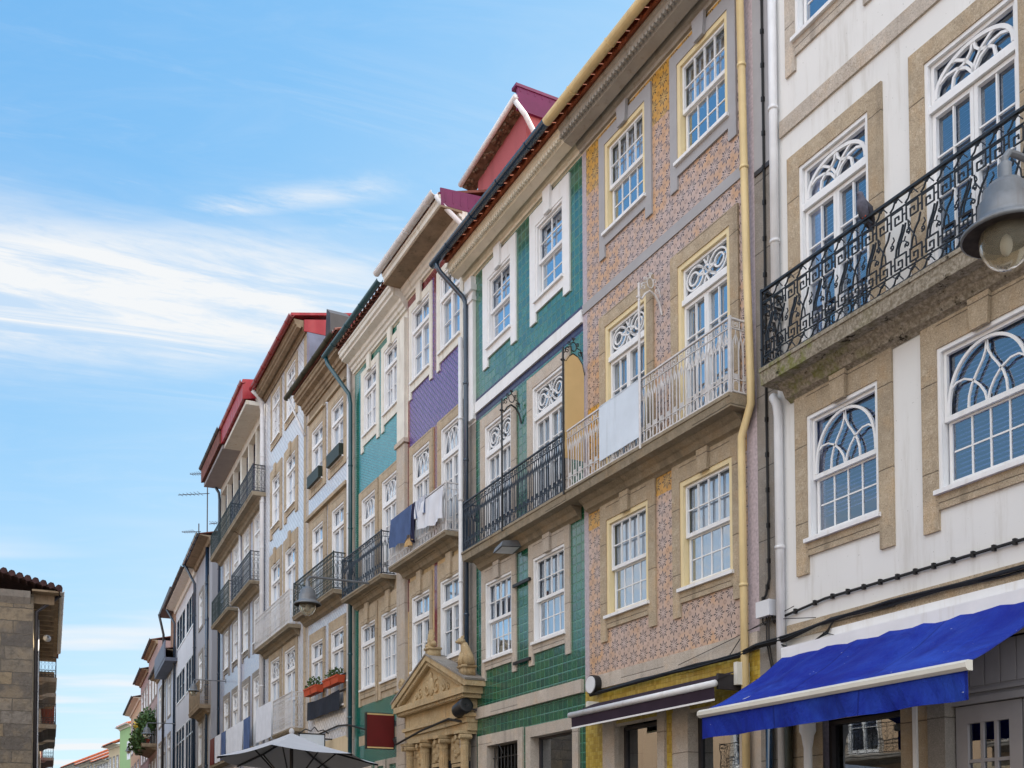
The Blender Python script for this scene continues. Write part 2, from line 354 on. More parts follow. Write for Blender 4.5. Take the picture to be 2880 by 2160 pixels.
canvas('awning_blue', (.006, .018, .26), (.020, .065, .42))
flatmat('awning_plum', (.032, .020, .034), .8, .2, var=.15)
flatmat('awning_bar', (.66, .64, .58), .4, .4, var=.06)
flatmat('sign_red', (.11, .006, .006), .5, .35, var=.12)
flatmat('sign_cream', (.62, .44, .21), .6, .3, var=.05)
flatmat('board_white', (.62, .69, .78), .55, .35, var=.08, scale=1.5, dirt=((.45, .5, .55), .4))
flatmat('sheet_white', (.64, .66, .72), .9, .1, var=.08)
flatmat('banner_dark', (.018, .022, .034), .75, .25, var=.3, scale=2)
flatmat('cloth_blue', (.07, .11, .23), .85, .2, var=.2, scale=2)
flatmat('iron_front', (.11, .125, .17), .6, .3, var=.15)
flatmat('cloth_dark', (.02, .02, .05), .85, .2, var=.2)
flatmat('cloth_tan', (.5, .34, .17), .85, .2, var=.15)
flatmat('cable_black', (.012, .011, .011), .5, .35, var=.2)
flatmat('plastic_white', (.66, .67, .70), .45, .4, var=.05)
flatmat('lamp_metal', (.155, .165, .18), .42, .45, metal=.2, var=.18, scale=6, dirt=((.10, .08, .07), .5))
flatmat('lamp_rust', (.045, .036, .033), .8, .2, var=.45, scale=9)
flatmat('umbrella_cloth', (.44, .44, .46), .9, .15, var=.04)
flatmat('asphalt', (.06, .06, .062), .9, .2, var=.2, scale=8)
flatmat('paving', (.12, .11, .10), .85, .2, var=.2, scale=4)
flatmat('leaf', (.045, .095, .025), .6, .3, var=.5, scale=14)
flatmat('flower_yellow', (.5, .36, .03), .7, .2, var=.2)
flatmat('pot_orange', (.46, .07, .025), .6, .3, var=.12)
flatmat('pigeon_grey', (.10, .10, .135), .7, .3, var=.4, scale=14)
flatmat('pigeon_dark', (.03, .03, .045), .6, .4, var=.3)
flatmat('wood_grey', (.33, .31, .32), .6, .3, var=.08)
flatmat('wood_board', (.40, .34, .27), .8, .2, var=.2, scale=6)
flatmat('moss_stone', (.17, .175, .09), .95, .1, var=.35, scale=4)
granite('slab_stone', (.33, .275, .20), (.20, .165, .115), (.42, .36, .28))
flatmat('debris', (.15, .105, .075), .95, .1, var=.6, scale=7, bmp=.8)
blocks('stone_blocks', ((.11, .098, .09), (.17, .15, .13), (.235, .185, .125), (.19, .18, .175)), 1.05, .47, (.12, .105, .09))
blocks('brick_wall', ((.30, .12, .06), (.36, .15, .08), (.32, .14, .08), (.4, .18, .1)), .25, .08, (.3, .25, .2))
flatmat('shutter_green', (.012, .05, .045), .5, .4, var=.2)
def mossy_stone():
    m, k, b = principled('balcony_moss', .95, .1)
    v = objco(k); n = k.noise(v, 3, 6, .65); n2 = k.noise(v, 26, 4, .7); s = k.new('ShaderNodeSeparateXYZ'); k.link(v, s.inputs[0])
    c = k.mix(k.smooth(n2, .35, .7), (.20, .17, .125), (.40, .36, .30))
    mo = k.math('MULTIPLY', k.smooth(n, .50, .66), k.smooth(s.outputs[0], 2.2, .1))
    c = k.mix(mo, c, (.17, .185, .045)); c = k.mix(k.smooth(k.noise(v, 7, 6, .75), .56, .66), c, (.035, .03, .022))
    k.link(c, b.inputs['Base Color']); bump(k, b, n2, .6, .02)
mossy_stone()

# ------------------------------------------------------------------ mesh helpers
class MB:
    def __init__(s): s.v = []; s.f = []; s.m = []
    def add(s, vs, fs, m=0):
        o = len(s.v); s.v += [tuple(p) for p in vs]
        for f in fs: s.f.append(tuple(o+i for i in f)); s.m.append(m)
        return s
    def box(s, x0, x1, y0, y1, z0, z1, m=0):
        p = [(x, y, z) for z in (z0, z1) for y in (y0, y1) for x in (x0, x1)]
        return s.add(p, [(0, 2, 3, 1), (4, 5, 7, 6), (0, 1, 5, 4), (2, 6, 7, 3), (0, 4, 6, 2), (1, 3, 7, 5)], m)
    def quad(s, a, b, c, d, m=0): return s.add((a, b, c, d), [(0, 1, 2, 3)], m)
    def prism(s, pts, y0, y1, m=0, back=False):
        """polygon in x,z (any turn) given depth from y0 (front) to y1"""
        n = len(pts); a = sum(pts[i][0]*pts[(i+1) % n][1]-pts[(i+1) % n][0]*pts[i][1] for i in range(n))
        if a < 0: pts = pts[::-1]
        vs = [(x, y0, z) for x, z in pts]+[(x, y1, z) for x, z in pts]
        fs = [tuple(range(n))]+[(i, i+n, (i+1) % n+n, (i+1) % n) for i in range(n)]
        if back: fs.append(tuple(range(2*n-1, n-1, -1)))
        return s.add(vs, fs, m)
    def sweep(s, prof, x0, x1, m=0, closed=True, dz=0):
        """profile of (y, z) run along x, with end caps"""
        n = len(prof); vs = [(x0, y, z) for y, z in prof]+[(x1, y, z+dz) for y, z in prof]
        fs = [(i, (i+1) % n, (i+1) % n+n, i+n) for i in range(n if closed else n-1)]
        if closed: fs += [tuple(range(n-1, -1, -1)), tuple(range(n, 2*n))]
        return s.add(vs, fs, m)
    def tube(s, path, r, n=6, m=0, closed=False, flat=None):
        P = [Vector(p) for p in path]; N = len(P); vs = []
        up0 = None
        for i, p in enumerate(P):
            if closed: t = P[(i+1) % N]-P[i-1]
            else: t = P[min(i+1, N-1)]-P[max(i-1, 0)]
            if t.length < 1e-9: t = Vector((0, 0, 1))
            t.normalize()
            if up0 is None:
                a = Vector((0, 1, 0)) if abs(t.y) < .9 else Vector((1, 0, 0))
                up0 = (a-t*a.dot(t)).normalized()
            else:
                up0 = up0-t*up0.dot(t)
                if up0.length < 1e-6: up0 = Vector((1, 0, 0))
                up0.normalize()
            b = t.cross(up0); rr = r[i] if isinstance(r, (list, tuple)) else r
            for j in range(n):
                a = 2*PI*(j+.5)/n; vs.append(p+up0*(math.cos(a)*rr*(flat or 1))+b*(math.sin(a)*rr))
        fs = []
        for i in range(N if closed else N-1):
            for j in range(n):
                a = i*n+j; b2 = i*n+(j+1) % n; c = ((i+1) % N)*n+(j+1) % n; d = ((i+1) % N)*n+j
                fs.append((a, b2, c, d))
        if not closed: fs += [tuple(range(n-1, -1, -1)), tuple(range((N-1)*n, N*n))]
        return s.add(vs, fs, m)
    def lathe(s, prof, c=(0, 0, 0), n=20, m=0):
        vs = [(c[0]+r*math.cos(2*PI*j/n), c[1]+r*math.sin(2*PI*j/n), c[2]+z) for r, z in prof for j in range(n)]
        fs = [(i*n+j, i*n+(j+1) % n, (i+1)*n+(j+1) % n, (i+1)*n+j) for i in range(len(prof)-1) for j in range(n)]
        return s.add(vs, fs, m)
    def ball(s, c, rx, ry, rz, n=8, m=0):
        prof = [(math.sin(PI*i/n), -math.cos(PI*i/n)) for i in range(n+1)]
        o = len(s.v); s.lathe([(max(r, 1e-4), z) for r, z in prof], (0, 0, 0), n+2, m)
        for i in range(o, len(s.v)):
            x, y, z = s.v[i]; s.v[i] = (c[0]+x*rx, c[1]+y*ry, c[2]+z*rz)
        return s
    def mesh(s, name, mats, smooth=False):
        me = D.meshes.new(name); me.from_pydata(s.v, [], s.f)
        for m in (mats if isinstance(mats, (list, tuple)) else [mats]): me.materials.append(MATS[m])
        me.polygons.foreach_set('material_index', s.m)
        if smooth: me.polygons.foreach_set('use_smooth', [True]*len(s.f))
        me.update(); return me
    def build(s, name, mats, parent=None, loc=(0, 0, 0), smooth=False):
        o = D.objects.new(name, s.mesh(name, mats, smooth)); COL.objects.link(o); o.location = loc
        if parent is not None: o.parent = parent
        return o
def obj(name, me, parent=None, loc=(0, 0, 0)):
    o = D.objects.new(name, me); COL.objects.link(o); o.location = loc
    if parent is not None: o.parent = parent
    return o
def tag(o, label, cat, group=None):
    o['label'] = label; o['category'] = cat
    if group: o['group'] = group
    return o
def arc(cx, cz, r, a0, a1, n=10, rz=None):
    rz = rz or r
    return [(cx+r*math.cos(math.radians(a0+(a1-a0)*i/n)), cz+rz*math.sin(math.radians(a0+(a1-a0)*i/n))) for i in range(n+1)]
def at_y(pts, y): return [(x, y, z) for x, z in pts]
def spiral(cx, cz, r0, turns, a0, n=14, sgn=1):
    return [(cx+r0*(1-i/n*.85)*math.cos(a0+sgn*turns*2*PI*i/n), cz+r0*(1-i/n*.85)*math.sin(a0+sgn*turns*2*PI*i/n)) for i in range(n+1)]

# ------------------------------------------------------------------ facade planes (plan): local x runs along the facade towards the viewer's right,
# local -y is out into the street
LINES = {'A': ((2.5033, 14.5), (.45910, -.88838)), 'B': ((-6.1508, 31.246), (.43486, -.9005)), 'C': ((-8.5789, 36.2742), (.41755, -.90865)),
         'D': ((-13.3769, 46.7154), (.39664, -.91797)), 'E': ((-19.8325, 61.6558), (.39402, -.9191)), 'G': ((-43.741, 118.), (.53443, -.84521))}
def frame_at(line, s, off=0):
    (px, py), (dx, dy) = LINES[line]
    return (px+dx*s+dy*off, py+dy*s-dx*off, 0), math.atan2(dy, dx)
class House:
    def __init__(s, name, label, line, s0, s1, cat='house', group='terraced houses along the street'):
        s.line = line; s.s0 = s0; s.s1 = s1; s.w = s1-s0; s.open = []
        loc, rz = frame_at(line, s0)
        s.e = D.objects.new(name, None); COL.objects.link(s.e); s.e.location = loc; s.e.rotation_euler = (0, 0, rz)
        s.e.empty_display_size = .3; tag(s.e, label, cat, group)
    def x(s, v): return v-s.s0
    def thing(s, name, sx, out, z, label, cat, group=None):
        """an empty standing beside the facade, turned like it, for a separate thing"""
        loc, rz = frame_at(s.line, sx, out); o = D.objects.new(name, None); COL.objects.link(o)
        o.location = (loc[0], loc[1], z); o.rotation_euler = (0, 0, rz); o.empty_display_size = .2
        return tag(o, label, cat, group)
    def wall(s, ztop, mats, zone, z0=0, breaks_x=(), breaks_z=(), depth=7):
        """front with real openings, side walls, back, and the dim rooms behind the openings"""
        xs = sorted(set([0, s.w]+[v for o in s.open for v in o[:2]]+[s.x(b) for b in breaks_x]))
        zs = sorted(set([z0, ztop]+[v for o in s.open for v in o[2:4]]+list(breaks_z)))
        xs = [v for v in xs if 0 <= v <= s.w+1e-6]; zs = [v for v in zs if z0 <= v <= ztop+1e-6]
        mb = MB()
        for a, b in zip(xs, xs[1:]):
            for c, d in zip(zs, zs[1:]):
                mx, mz = (a+b)/2, (c+d)/2
                if any(o[0] < mx < o[1] and o[2] < mz < o[3] for o in s.open): continue
                mb.quad((a, 0, c), (b, 0, c), (b, 0, d), (a, 0, d), zone(mx+s.s0, mz))
        R = len(mats); side = zone(s.s0-9, ztop/2)
        for x0, x1 in ((0, .001), ):
            mb.quad((0, 0, z0), (0, 0, ztop), (0, depth, ztop), (0, depth, z0), side)
        mb.quad((s.w, 0, z0), (s.w, depth, z0), (s.w, depth, ztop), (s.w, 0, ztop), side)
        mb.quad((0, depth, z0), (0, depth, ztop), (s.w, depth, ztop), (s.w, depth, z0), side)
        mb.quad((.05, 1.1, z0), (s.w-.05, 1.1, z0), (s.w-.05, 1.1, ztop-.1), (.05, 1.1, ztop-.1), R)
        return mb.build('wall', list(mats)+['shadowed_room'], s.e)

CACHE = {}
def cached(key, fn):
    if key not in CACHE: CACHE[key] = fn()
    return CACHE[key]
# ---- window joinery. local x 0..w, z 0..h, front of the wall at y=0; material 0 joinery, 1 casing
def ring(mb, x0, x1, z0, z1, t, y0, y1, m=0, tb=None, tt=None):
    tb = t if tb is None else tb; tt = t if tt is None else tt
    mb.box(x0, x0+t, y0, y1, z0, z1, m); mb.box(x1-t, x1, y0, y1, z0, z1, m)
    if tb: mb.box(x0+t, x1-t, y0, y1, z0, z0+tb, m)
    if tt: mb.box(x0+t, x1-t, y0, y1, z1-tt, z1, m)
def bars(mb, x0, x1, z0, z1, nx, nz, t, y0, y1, m=0):
    for i in range(1, nx):
        c = x0+(x1-x0)*i/nx; mb.box(c-t/2, c+t/2, y0, y1, z0, z1, m)
    for i in range(1, nz):
        c = z0+(z1-z0)*i/nz; mb.box(x0, x1, y0+.003, y1-.003, c-t/2, c+t/2, m)
def curve(mb, pts, y, r, m=0): mb.tube(at_y(pts, y), r, 4, m)
def joinery(kind, w, h, tr=None, cas=.045, casm=0):
    mb = MB(); ct = cas
    ring(mb, 0, w, 0, h, ct, .05, .2, casm, tb=.04)
    a, b, c, d = ct, w-ct, .045, h-ct
    if kind in ('sash4', 'sash2', 'gothic'):
        nx = 2 if kind == 'sash2' else 4; mz = c+(d-c)*.495
        ring(mb, a+.004, b-.004, mz-.03, d-.003, .036, .09, .13, tb=.055)
        ring(mb, a+.02, b-.02, c+.003, mz-.031, .036, .135, .17, tb=.05, tt=.02)
        bars(mb, a+.075, b-.075, c+.055, mz-.05, nx, 2, .017, .14, .165)
        if kind != 'gothic': bars(mb, a+.05, b-.05, mz+.03, d-.045, nx, 2, .017, .095, .125)
        else:
            x0, x1, z0, z1 = a+.05, b-.05, mz+.03, d-.05; cx = (x0+x1)/2; hw = (x1-x0)/2; hh = z1-z0-.01; y = .108
            big = [(cx+hw*math.cos(PI*i/24), z0+hh*math.sin(PI*i/24)**.8) for i in range(25)]
            curve(mb, big, y, .022)
            for sg in (-1, 1):
                curve(mb, [(cx, z0+hh*.97), (cx+sg*hw*.03, z0+hh*.80), (cx+sg*hw*.12, z0+hh*.66), (cx+sg*hw*.27, z0+hh*.50), (cx+sg*hw*.40, z0+hh*.34), (cx+sg*hw*.47, z0+hh*.18), (cx+sg*hw*.49, z0)], y, .014)
                curve(mb, [(cx+sg*hw*.94, z0+hh*.42), (cx+sg*hw*.78, z0+hh*.50), (cx+sg*hw*.58, z0+hh*.50), (cx+sg*hw*.36, z0+hh*.42), (cx+sg*hw*.18, z0+hh*.28), (cx+sg*hw*.06, z0+hh*.13), (cx+sg*hw*.02, z0)], y, .014)
    else:
        tz = h-(tr if tr else .6)                      # height of the transom bar
        mb.box(a, b, .06, .18, tz-.045, tz+.03, 0)
        ring(mb, a+.004, b-.004, tz+.033, d-.003, .042, .09, .14)
        x0, x1, z0, z1 = a+.055, b-.055, tz+.085, d-.055; cx = (x0+x1)/2; cz = (z0+z1)/2; hw = (x1-x0)/2; hz = (z1-z0)/2
        if kind == 'swirl':
            r = .017; y = .112
            for sg in (-1, 1):
                curve(mb, arc(cx+sg*hw*.56, cz, hw*.42, 0, 360, 24, hz*.92), y, r)
                curve(mb, arc(cx+sg*hw*.62, cz, hw*.22, 0, 360, 18, hz*.5), y, r)
                curve(mb, [(cx-sg*hw*.12, cz+hz), (cx+sg*hw*.02, cz+hz*.35), (cx+sg*hw*.22, cz+hz*.1), (cx+sg*hw*.42, cz)], y, r)
                curve(mb, [(cx-sg*hw*.12, cz-hz), (cx+sg*hw*.02, cz-hz*.35), (cx+sg*hw*.22, cz-hz*.1), (cx+sg*hw*.42, cz)], y, r)
                curve(mb, [(cx-sg*hw*.5, cz+sg*hz*.9), (cx-sg*hw*.1, cz+sg*hz*.3), (cx+sg*hw*.1, cz-sg*hz*.3), (cx+sg*hw*.5, cz-sg*hz*.9)], y, r)
        elif kind == 'fan':
            r = .02; y = .112; H = 2*hz
            curve(mb, [(cx+hw*math.cos(PI*i/24), z0+H*.96*math.sin(PI*i/24)**.8) for i in range(25)], y, .028)
            for sg in (-1, 1):
                curve(mb, [(cx+sg*hw*.02, z0+H*.94), (cx+sg*hw*.06, z0+H*.7), (cx+sg*hw*.2, z0+H*.5), (cx+sg*hw*.4, z0+H*.42), (cx+sg*hw*.52, z0+H*.3), (cx+sg*hw*.56, z0)], y, r)
                curve(mb, [(cx-sg*hw*.02, z0), (cx+sg*hw*.04, z0+H*.25), (cx+sg*hw*.2, z0+H*.55), (cx+sg*hw*.45, z0+H*.78), (cx+sg*hw*.62, z0+H*.82)], y, r)
                curve(mb, [(cx+sg*hw*.9, z0+H*.42), (cx+sg*hw*.7, z0+H*.53), (cx+sg*hw*.45, z0+H*.5), (cx+sg*hw*.18, z0+H*.3), (cx+sg*hw*.02, z0)], y, r)
        elif kind == 'lancet':
            r = .013; y = .112; H = 2*hz
            for j in range(4):
                x = x0+(x1-x0)*j/4; q = (x1-x0)/4
                for sg in (0, 1):
                    xa = x+q*2*sg-q*.0
                    curve(mb, [(xa if sg == 0 else x+q*1.5, z0), (x+q*.35 if sg == 0 else x+q*1.1, z0+H*.55), (x+q*.8, min(z1, z0+H*.96))], y, r)
            curve(mb, [(cx+hw*math.cos(PI*i/20), z0+H*.97*math.sin(PI*i/20)) for i in range(21)], y, .016)
        elif kind == 'halfsun':
            r = .013; y = .112; H = 2*hz
            for q in (1, .55): curve(mb, [(cx+hw*q*math.cos(PI*i/18), z0+H*.97*q*math.sin(PI*i/18)) for i in range(19)], y, .016)
            for i in range(1, 6): curve(mb, [(cx, z0), (cx+hw*math.cos(PI*i/6), z0+H*math.sin(PI*i/6)*.95)], y, r)
        else:
            bars(mb, x0, x1, z0, z1, 3 if kind == 'french3' else 2, 1, .03, .095, .135)
        mid = w/2; lz0, lz1 = c, tz-.052
        nz = {'swirl': 4, 'fan': 4, 'lancet': 4, 'halfsun': 2, 'case': 2, 'casec': 2, 'french3': 3}.get(kind, 2)
        nx = 1 if kind in ('case', 'halfsun') else 2
        for p, q in ((a+.004, mid-.002), (mid+.002, b-.004)):
            ring(mb, p, q, lz0+.003, lz1, .045, .10, .15, tb=.12 if h > 2 else .06)
            bars(mb, p+.05, q-.05, lz0+.07, lz1-.05, nx, nz, .019, .11, .14)
    mb.v = [(x, y-.065, z) for x, y, z in mb.v]
    return mb
def surround_mb(w, h, side=.17, head=.2, sill=.18, leg=.36, key=0, proud=.03, deep=.16, ears=True):
    """dressed stone frame: jambs run below the sill as two short ears"""
    mb = MB(); y0 = -proud
    mb.box(-side, -.0, y0, deep, -leg if ears else -sill, h+head)
    mb.box(w, w+side, y0, deep, -leg if ears else -sill, h+head)
    mb.box(0, w, y0, deep, h, h+head)
    if sill: mb.box(0, w, y0, deep, -sill, 0)
    if key:
        c = w/2; mb.prism([(c-.10, h-.02), (c+.10, h-.02), (c+.135, h+key), (c-.135, h+key)], y0-.05, y0+.002)
    return mb
def blind_mb(w, h, pitch=.05, lo=0):
    mb = MB(); z = h-.06
    while z > lo:
        mb.quad((.05, .17, z-.012), (w-.05, .17, z-.012), (w-.05, .205, z+.02), (.05, .205, z+.02)); z -= pitch
    return mb
def curtain_mb(w, h, x0, x1, z0, seed):
    rnd = random.Random(seed); mb = MB(); n = 22; ps = []
    ph = rnd.random()*6
    for i in range(n+1):
        x = x0+(x1-x0)*i/n; ps.append((x, .20+.028*math.sin(i*2.1+ph)+.01*math.sin(i*5.3)))
    for (xa, ya), (xb, yb) in zip(ps, ps[1:]): mb.quad((xa, ya, z0), (xb, yb, z0), (xb, yb, h-.03), (xa, ya, h-.03))
    return mb
def window(H, sx, z0, z1, kind, tr=None, w=None, sur=None, surm='granite', cas=.045, casm=None, join='paint_white', inner='curtain', sill=True, glassm='pane_glass', name='window', seed=0):
    """sx = (left, right) along the facade"""
    x0, x1 = sx; w = round(x1-x0, 3); h = round(z1-z0, 3)
    mats = [join, casm or join]
    me = cached(('j', kind, w, h, tr, cas, join, casm), lambda: joinery(kind, w, h, tr, cas, 1 if casm else 0).mesh('window', mats))
    o = obj(name, me, H.e, (H.x(x0), 0, z0))
    obj('pane', cached(('p', w, h, glassm), lambda: MB().quad((.03, .088, .03), (w-.03, .088, .03), (w-.03, .088, h-.03), (.03, .088, h-.03)).mesh('pane', glassm)), o)
    if sur is not None:
        kw = dict(sur)
        obj('surround', cached(('s', w, h, tuple(sorted(kw.items())), surm), lambda: surround_mb(w, h, **kw).mesh('surround', surm)), o)
        px = .04
    if sill: obj('sill', cached(('sl', w, join), lambda: MB().box(-.03, w+.03, -.075, .06, -.035, .012).mesh('sill', join)), o)
    if inner == 'blind': obj('blind', cached(('b', w, h), lambda: blind_mb(w, h).mesh('blind', 'blind_slat')), o)
    elif inner == 'blindup': obj('blind', cached(('bu', w, h), lambda: blind_mb(w, h, .05, h*.16).mesh('blind', 'blind_slat')), o)
    elif inner == 'curtain': curtain_mb(w, h, .05, w-.05, .05, seed+x0).build('curtain', 'curtain', o)
    elif inner == 'sides':
        a = curtain_mb(w, h, .04, w*.26, .05, seed+x0); b = curtain_mb(w, h, w*.72, w-.04, .05, seed+x1+3)
        a.add(b.v, b.f); a.build('curtain', 'curtain', o)
    elif inner == 'half': curtain_mb(w, h, .05, w-.05, h*.5, seed+x0).build('curtain', 'curtain', o)
    elif inner == 'lower': curtain_mb(w, h*.5, .05, w-.05, .05, seed+x0).build('curtain', 'curtain', o)
    elif inner == 'dark': curtain_mb(w, h, .05, w-.05, .05, seed+x0).build('curtain', 'dark_curtain', o)
    H.open.append((H.x(x0), H.x(x1), z0, z1))
    return o

# ---- iron balcony railings, drawn in x (along) and z, at y=0
def key(mb, x, z, a, r, y=0, flip=False):
    q = [(.0, 0), (0, 1), (1, 1), (1, .1), (.35, .1), (.35, .62), (.68, .62), (.68, .36)]
    mb.tube([(x+(a*(1-u) if flip else a*u), y, z+a*v) for u, v in q], r, 4)
def rail_lancet(L, h, r=.009, per=.155, posts=True):
    """top band of little keys, lancet arches with a leaf, row of hoops at the foot"""
    mb = MB(); n = max(1, round(L/per)); per = L/n
    for z, rr in ((h-.012, .016), (h-.135, .009), (h*.20, .008), (.03, .013)): mb.box(0, L, -rr, rr, z-rr*.7, z+rr*.7)
    for i in range(n):
        x = i*per; key(mb, x+per*.12, h-.118, per*.62, r*.8)
        for xx in (x+per*.22, x+per*.78): mb.tube([(xx, 0, .045), (xx, 0, h*.62)], r, 4)
        for sg in (-1, 1):
            c = x+per*.5+sg*per*.28
            mb.tube([(c, 0, h*.62), (c-sg*per*.03, 0, h*.70), (x+per*.5-sg*per*.02, 0, h*.80)], r*.9, 4)
            c2 = x+per*.5-sg*per*.28+sg*per
            mb.tube([(x+per*.5+sg*per*.28, 0, h*.56), (x+per*.5+sg*per*.38, 0, h*.68), (x+per*.5+sg*per*.5, 0, h*.78), (x+per*.5+sg*per*.42, 0, h*.85)], r*.8, 4)
        mb.ball((x+per*.5, 0, h*.70), per*.09, .008, h*.05, 5)
        mb.tube([(x+per*.5, 0, h*.74), (x+per*.5, 0, h-.135)], r*.8, 4)
        for xx in (x+per*.38, x+per*.5, x+per*.62): mb.tube([(xx, 0, h*.20), (xx, 0, h*.27)], r*.8, 4)
        mb.tube(at_y(arc(x+per*.5, h*.105, per*.36, 0, 360, 12, h*.075)[:-1], 0), r*.9, 4, closed=True)
    return mb
def rail_bars(L, h, r=.008, per=.11):
    """upright bars with a chain of ovals, for balconies farther off"""
    mb = MB(); n = max(1, round(L/per)); per = L/n
    for z, rr in ((h-.012, .016), (h*.86, .009), (h*.16, .008), (.03, .013)): mb.box(0, L, -rr, rr, z-rr*.7, z+rr*.7)
    for i in range(n+1): mb.tube([(i*per, 0, .03), (i*per, 0, h)], r, 4)
    for i in range(n):
        x = (i+.5)*per
        for z, q in ((h*.93, .05), (h*.5, .13), (h*.28, .06), (h*.72, .06), (h*.09, .05)): mb.tube(at_y(arc(x, z, per*.38, 0, 360, 8, h*q)[:-1], 0), r*.8, 4, closed=True)
    return mb
def rail_ornate(L, h, r=.0108):
    """wrought iron: bands of leafy waves, rows of square keys and crossing S-bars between them"""
    mb = MB(); U = .39; n = max(1, round(L/U)); U = L/n
    for z, rr in ((h-.012, .02), (h*.845, .008), (h*.155, .008), (.02, .016)): mb.box(0, L, -rr, rr, z-rr*.7, z+rr*.7)
    a = U*.375
    def P(x, pts, rr=r, y=0): mb.tube([(x+U*u, y, h*v) for u, v in pts], rr, 4)
    for i in range(n):
        x = i*U
        for zb in (.865, .03):                                      # leafy waves
            for q in (0, .5):
                P(x, [(q, zb), (q+.10, zb+.03), (q+.17, zb+.09), (q+.30, zb+.11)], r*.9, .004)
                P(x, [(q+.08, zb+.11), (q+.20, zb+.07), (q+.30, zb+.085), (q+.42, zb+.02)], r*.7, -.004)
                mb.ball((x+U*(q+.21), 0, h*(zb+.07)), .014, .01, .010, 4)
        for q in (.04, .54):
            key(mb, x+U*q, h*.845-a-.02, a, r, 0); key(mb, x+U*(q+.10), h*.155+.02, a, r, 0, True)
            mb.tube([(x+U*q+a, 0, h*.845-a*.6), (x+U*(q+.5), 0, h*.845-a*.6)], r*.8, 4)
            mb.tube([(x+U*(q+.10)+a, 0, h*.155+a*.7), (x+U*(q+.6), 0, h*.155+a*.7)], r*.8, 4)
            mb.tube([(x+U*q+a/2, 0, h*.845-.02), (x+U*q+a/2, 0, h*.845)], r, 4); mb.tube([(x+U*(q+.10)+a/2, 0, h*.155), (x+U*(q+.10)+a/2, 0, h*.155+.02)], r, 4)
        for dx in (0, .085):                                        # paired S-bars
            P(x, [(.16+dx, .33), (.19+dx, .42), (.27+dx, .50), (.36+dx, .57), (.42+dx, .65)], r, .005)
        for q in (.26, .33): P(x, [(q-.02, .49), (q+.12, .46)], r*.7)
        P(x, [(.66, .32), (.70, .42), (.80, .52), (.92, .58), (.98, .66)], r, .005)
        P(x, [(.60, .66), (.62, .58), (.74, .50), (.84, .42), (.86, .33)], r*.75, -.006)
        for cx, cz, sg in ((.58, .54, 1), (.55, .40, -1), (.05, .47, 1)):
            mb.tube([(px, 0, pz) for px, pz in spiral(x+U*cx, h*cz, .032, 1.2, cz*9, 9, sg)], r*.8, 4)
            mb.tube([(x+U*cx, 0, h*cz+.03), (x+U*cx+.035*sg, 0, h*cz+.06), (x+U*cx+.02*sg, 0, h*cz+.10)], r*.7, 4)
    return mb
def balcony(H, a, b, z, dep=.37, th=.15, rail='lancet', rmat='iron_navy', rh=.98, slabm='slab_stone', ret=(True, True), per=.155, moulding=True, name='balcony'):
    """stone slab on a moulded ledge with an iron railing round its three sides"""
    L = b-a; mb = MB()
    prof = [(-dep, z-th), (-dep-.02, z-.05), (-dep-.035, z-.045), (-dep-.035, z), (.0, z), (.0, z-th)]
    mb.sweep(prof, 0, L)
    if moulding:
        q = dep*.75
        mb.sweep([(-q*.8, z-th-.001), (-q*.62, z-th-.05), (-q*.5, z-th-.07), (-q*.35, z-th-.15), (-q*.18, z-th-.17), (-.01, z-th-.2), (-.01, z-th-.001)], .12, L-.12)
    sl = mb.build(name, slabm, H.e, (H.x(a), 0, 0))
    fn = {'lancet': rail_lancet, 'bars': rail_bars, 'ornate': rail_ornate}[rail]
    kw = {} if rail == 'ornate' else {'per': per}
    front = fn(L-.04, rh, **kw); R = MB(); R.add([(x+.02, y-dep+.01, zz+z) for x, y, zz in front.v], front.f)
    side = fn(dep-.04, rh, **kw)
    for i, xx in enumerate((.02, L-.02)):
        if ret[i]:
            R.add([(xx-y, -x-.02, zz+z) for x, y, zz in side.v], side.f)
            R.box(xx-.015, xx+.015, -dep-.005, -dep+.025, z, z+rh+.02)
    R.build('railing', rmat, sl)
    return sl

# ---- eaves: moulded cornice, row of roof tiles, gutter
def cornice(H, a, b, zl, zh, out, mat, name='cornice', beads=None, flatsoffit=True):
    prof = [(0, zl), (-.05, zl), (-.06, zl+.05), (-.10, zl+.07), (-.12, zl+.14), (-.17, zl+.16)]
    if flatsoffit: prof += [(-.19, zh-.26), (-out+.10, zh-.22), (-out+.09, zh-.17), (-out+.04, zh-.15), (-out+.03, zh-.07), (-out, zh-.05)]
    prof += [(-out, zh), (0, zh)]
    mb = MB().sweep(prof, 0, b-a)
    if beads:
        n = int((b-a)/beads)
        for i in range(n): mb.box(i*beads+.01, i*beads+beads*.6, -out+.01, -out+.06, zh-.205, zh-.150)
    return mb.build(name, mat, H.e, (H.x(a), 0, 0))
def roof(H, a, b, z, out, mat='terracotta', run=6, rise=2.0, tiles=True, per=.21, name='roof'):
    mb = MB(); L = b-a; sl = rise/run
    mb.sweep([(-out, z), (run, z+rise+out*sl), (run, z+rise+out*sl+.06), (-out, z+.05)], 0, L)
    if tiles:
        n = int(L/per)
        for i in range(n):
            x = (i+.5)*L/n; vs = []; fs = []; m = 7
            for yy in (-out-.06, .4):
                for j in range(m): 
                    t = PI*j/(m-1); vs.append((x+per*.47*math.cos(t), yy, z+.06+(yy+out)*sl+per*.42*math.sin(t)))
            for j in range(m-1): fs.append((j, j+1, m+j+1, m+j))
            fs.append(tuple(range(m-1, -1, -1))); mb.add(vs, fs)
            vs = [(x+per*.5+per*.4*math.cos(PI+PI*j/5), yy, z+.055+(yy+out)*sl+.05*math.sin(PI+PI*j/5)) for yy in (-out-.03, .3) for j in range(6)]
            mb.add(vs, [(j, j+1, 7+j, 6+j) for j in range(5)])
    return mb.build(name, mat, H.e, (H.x(a), 0, 0))
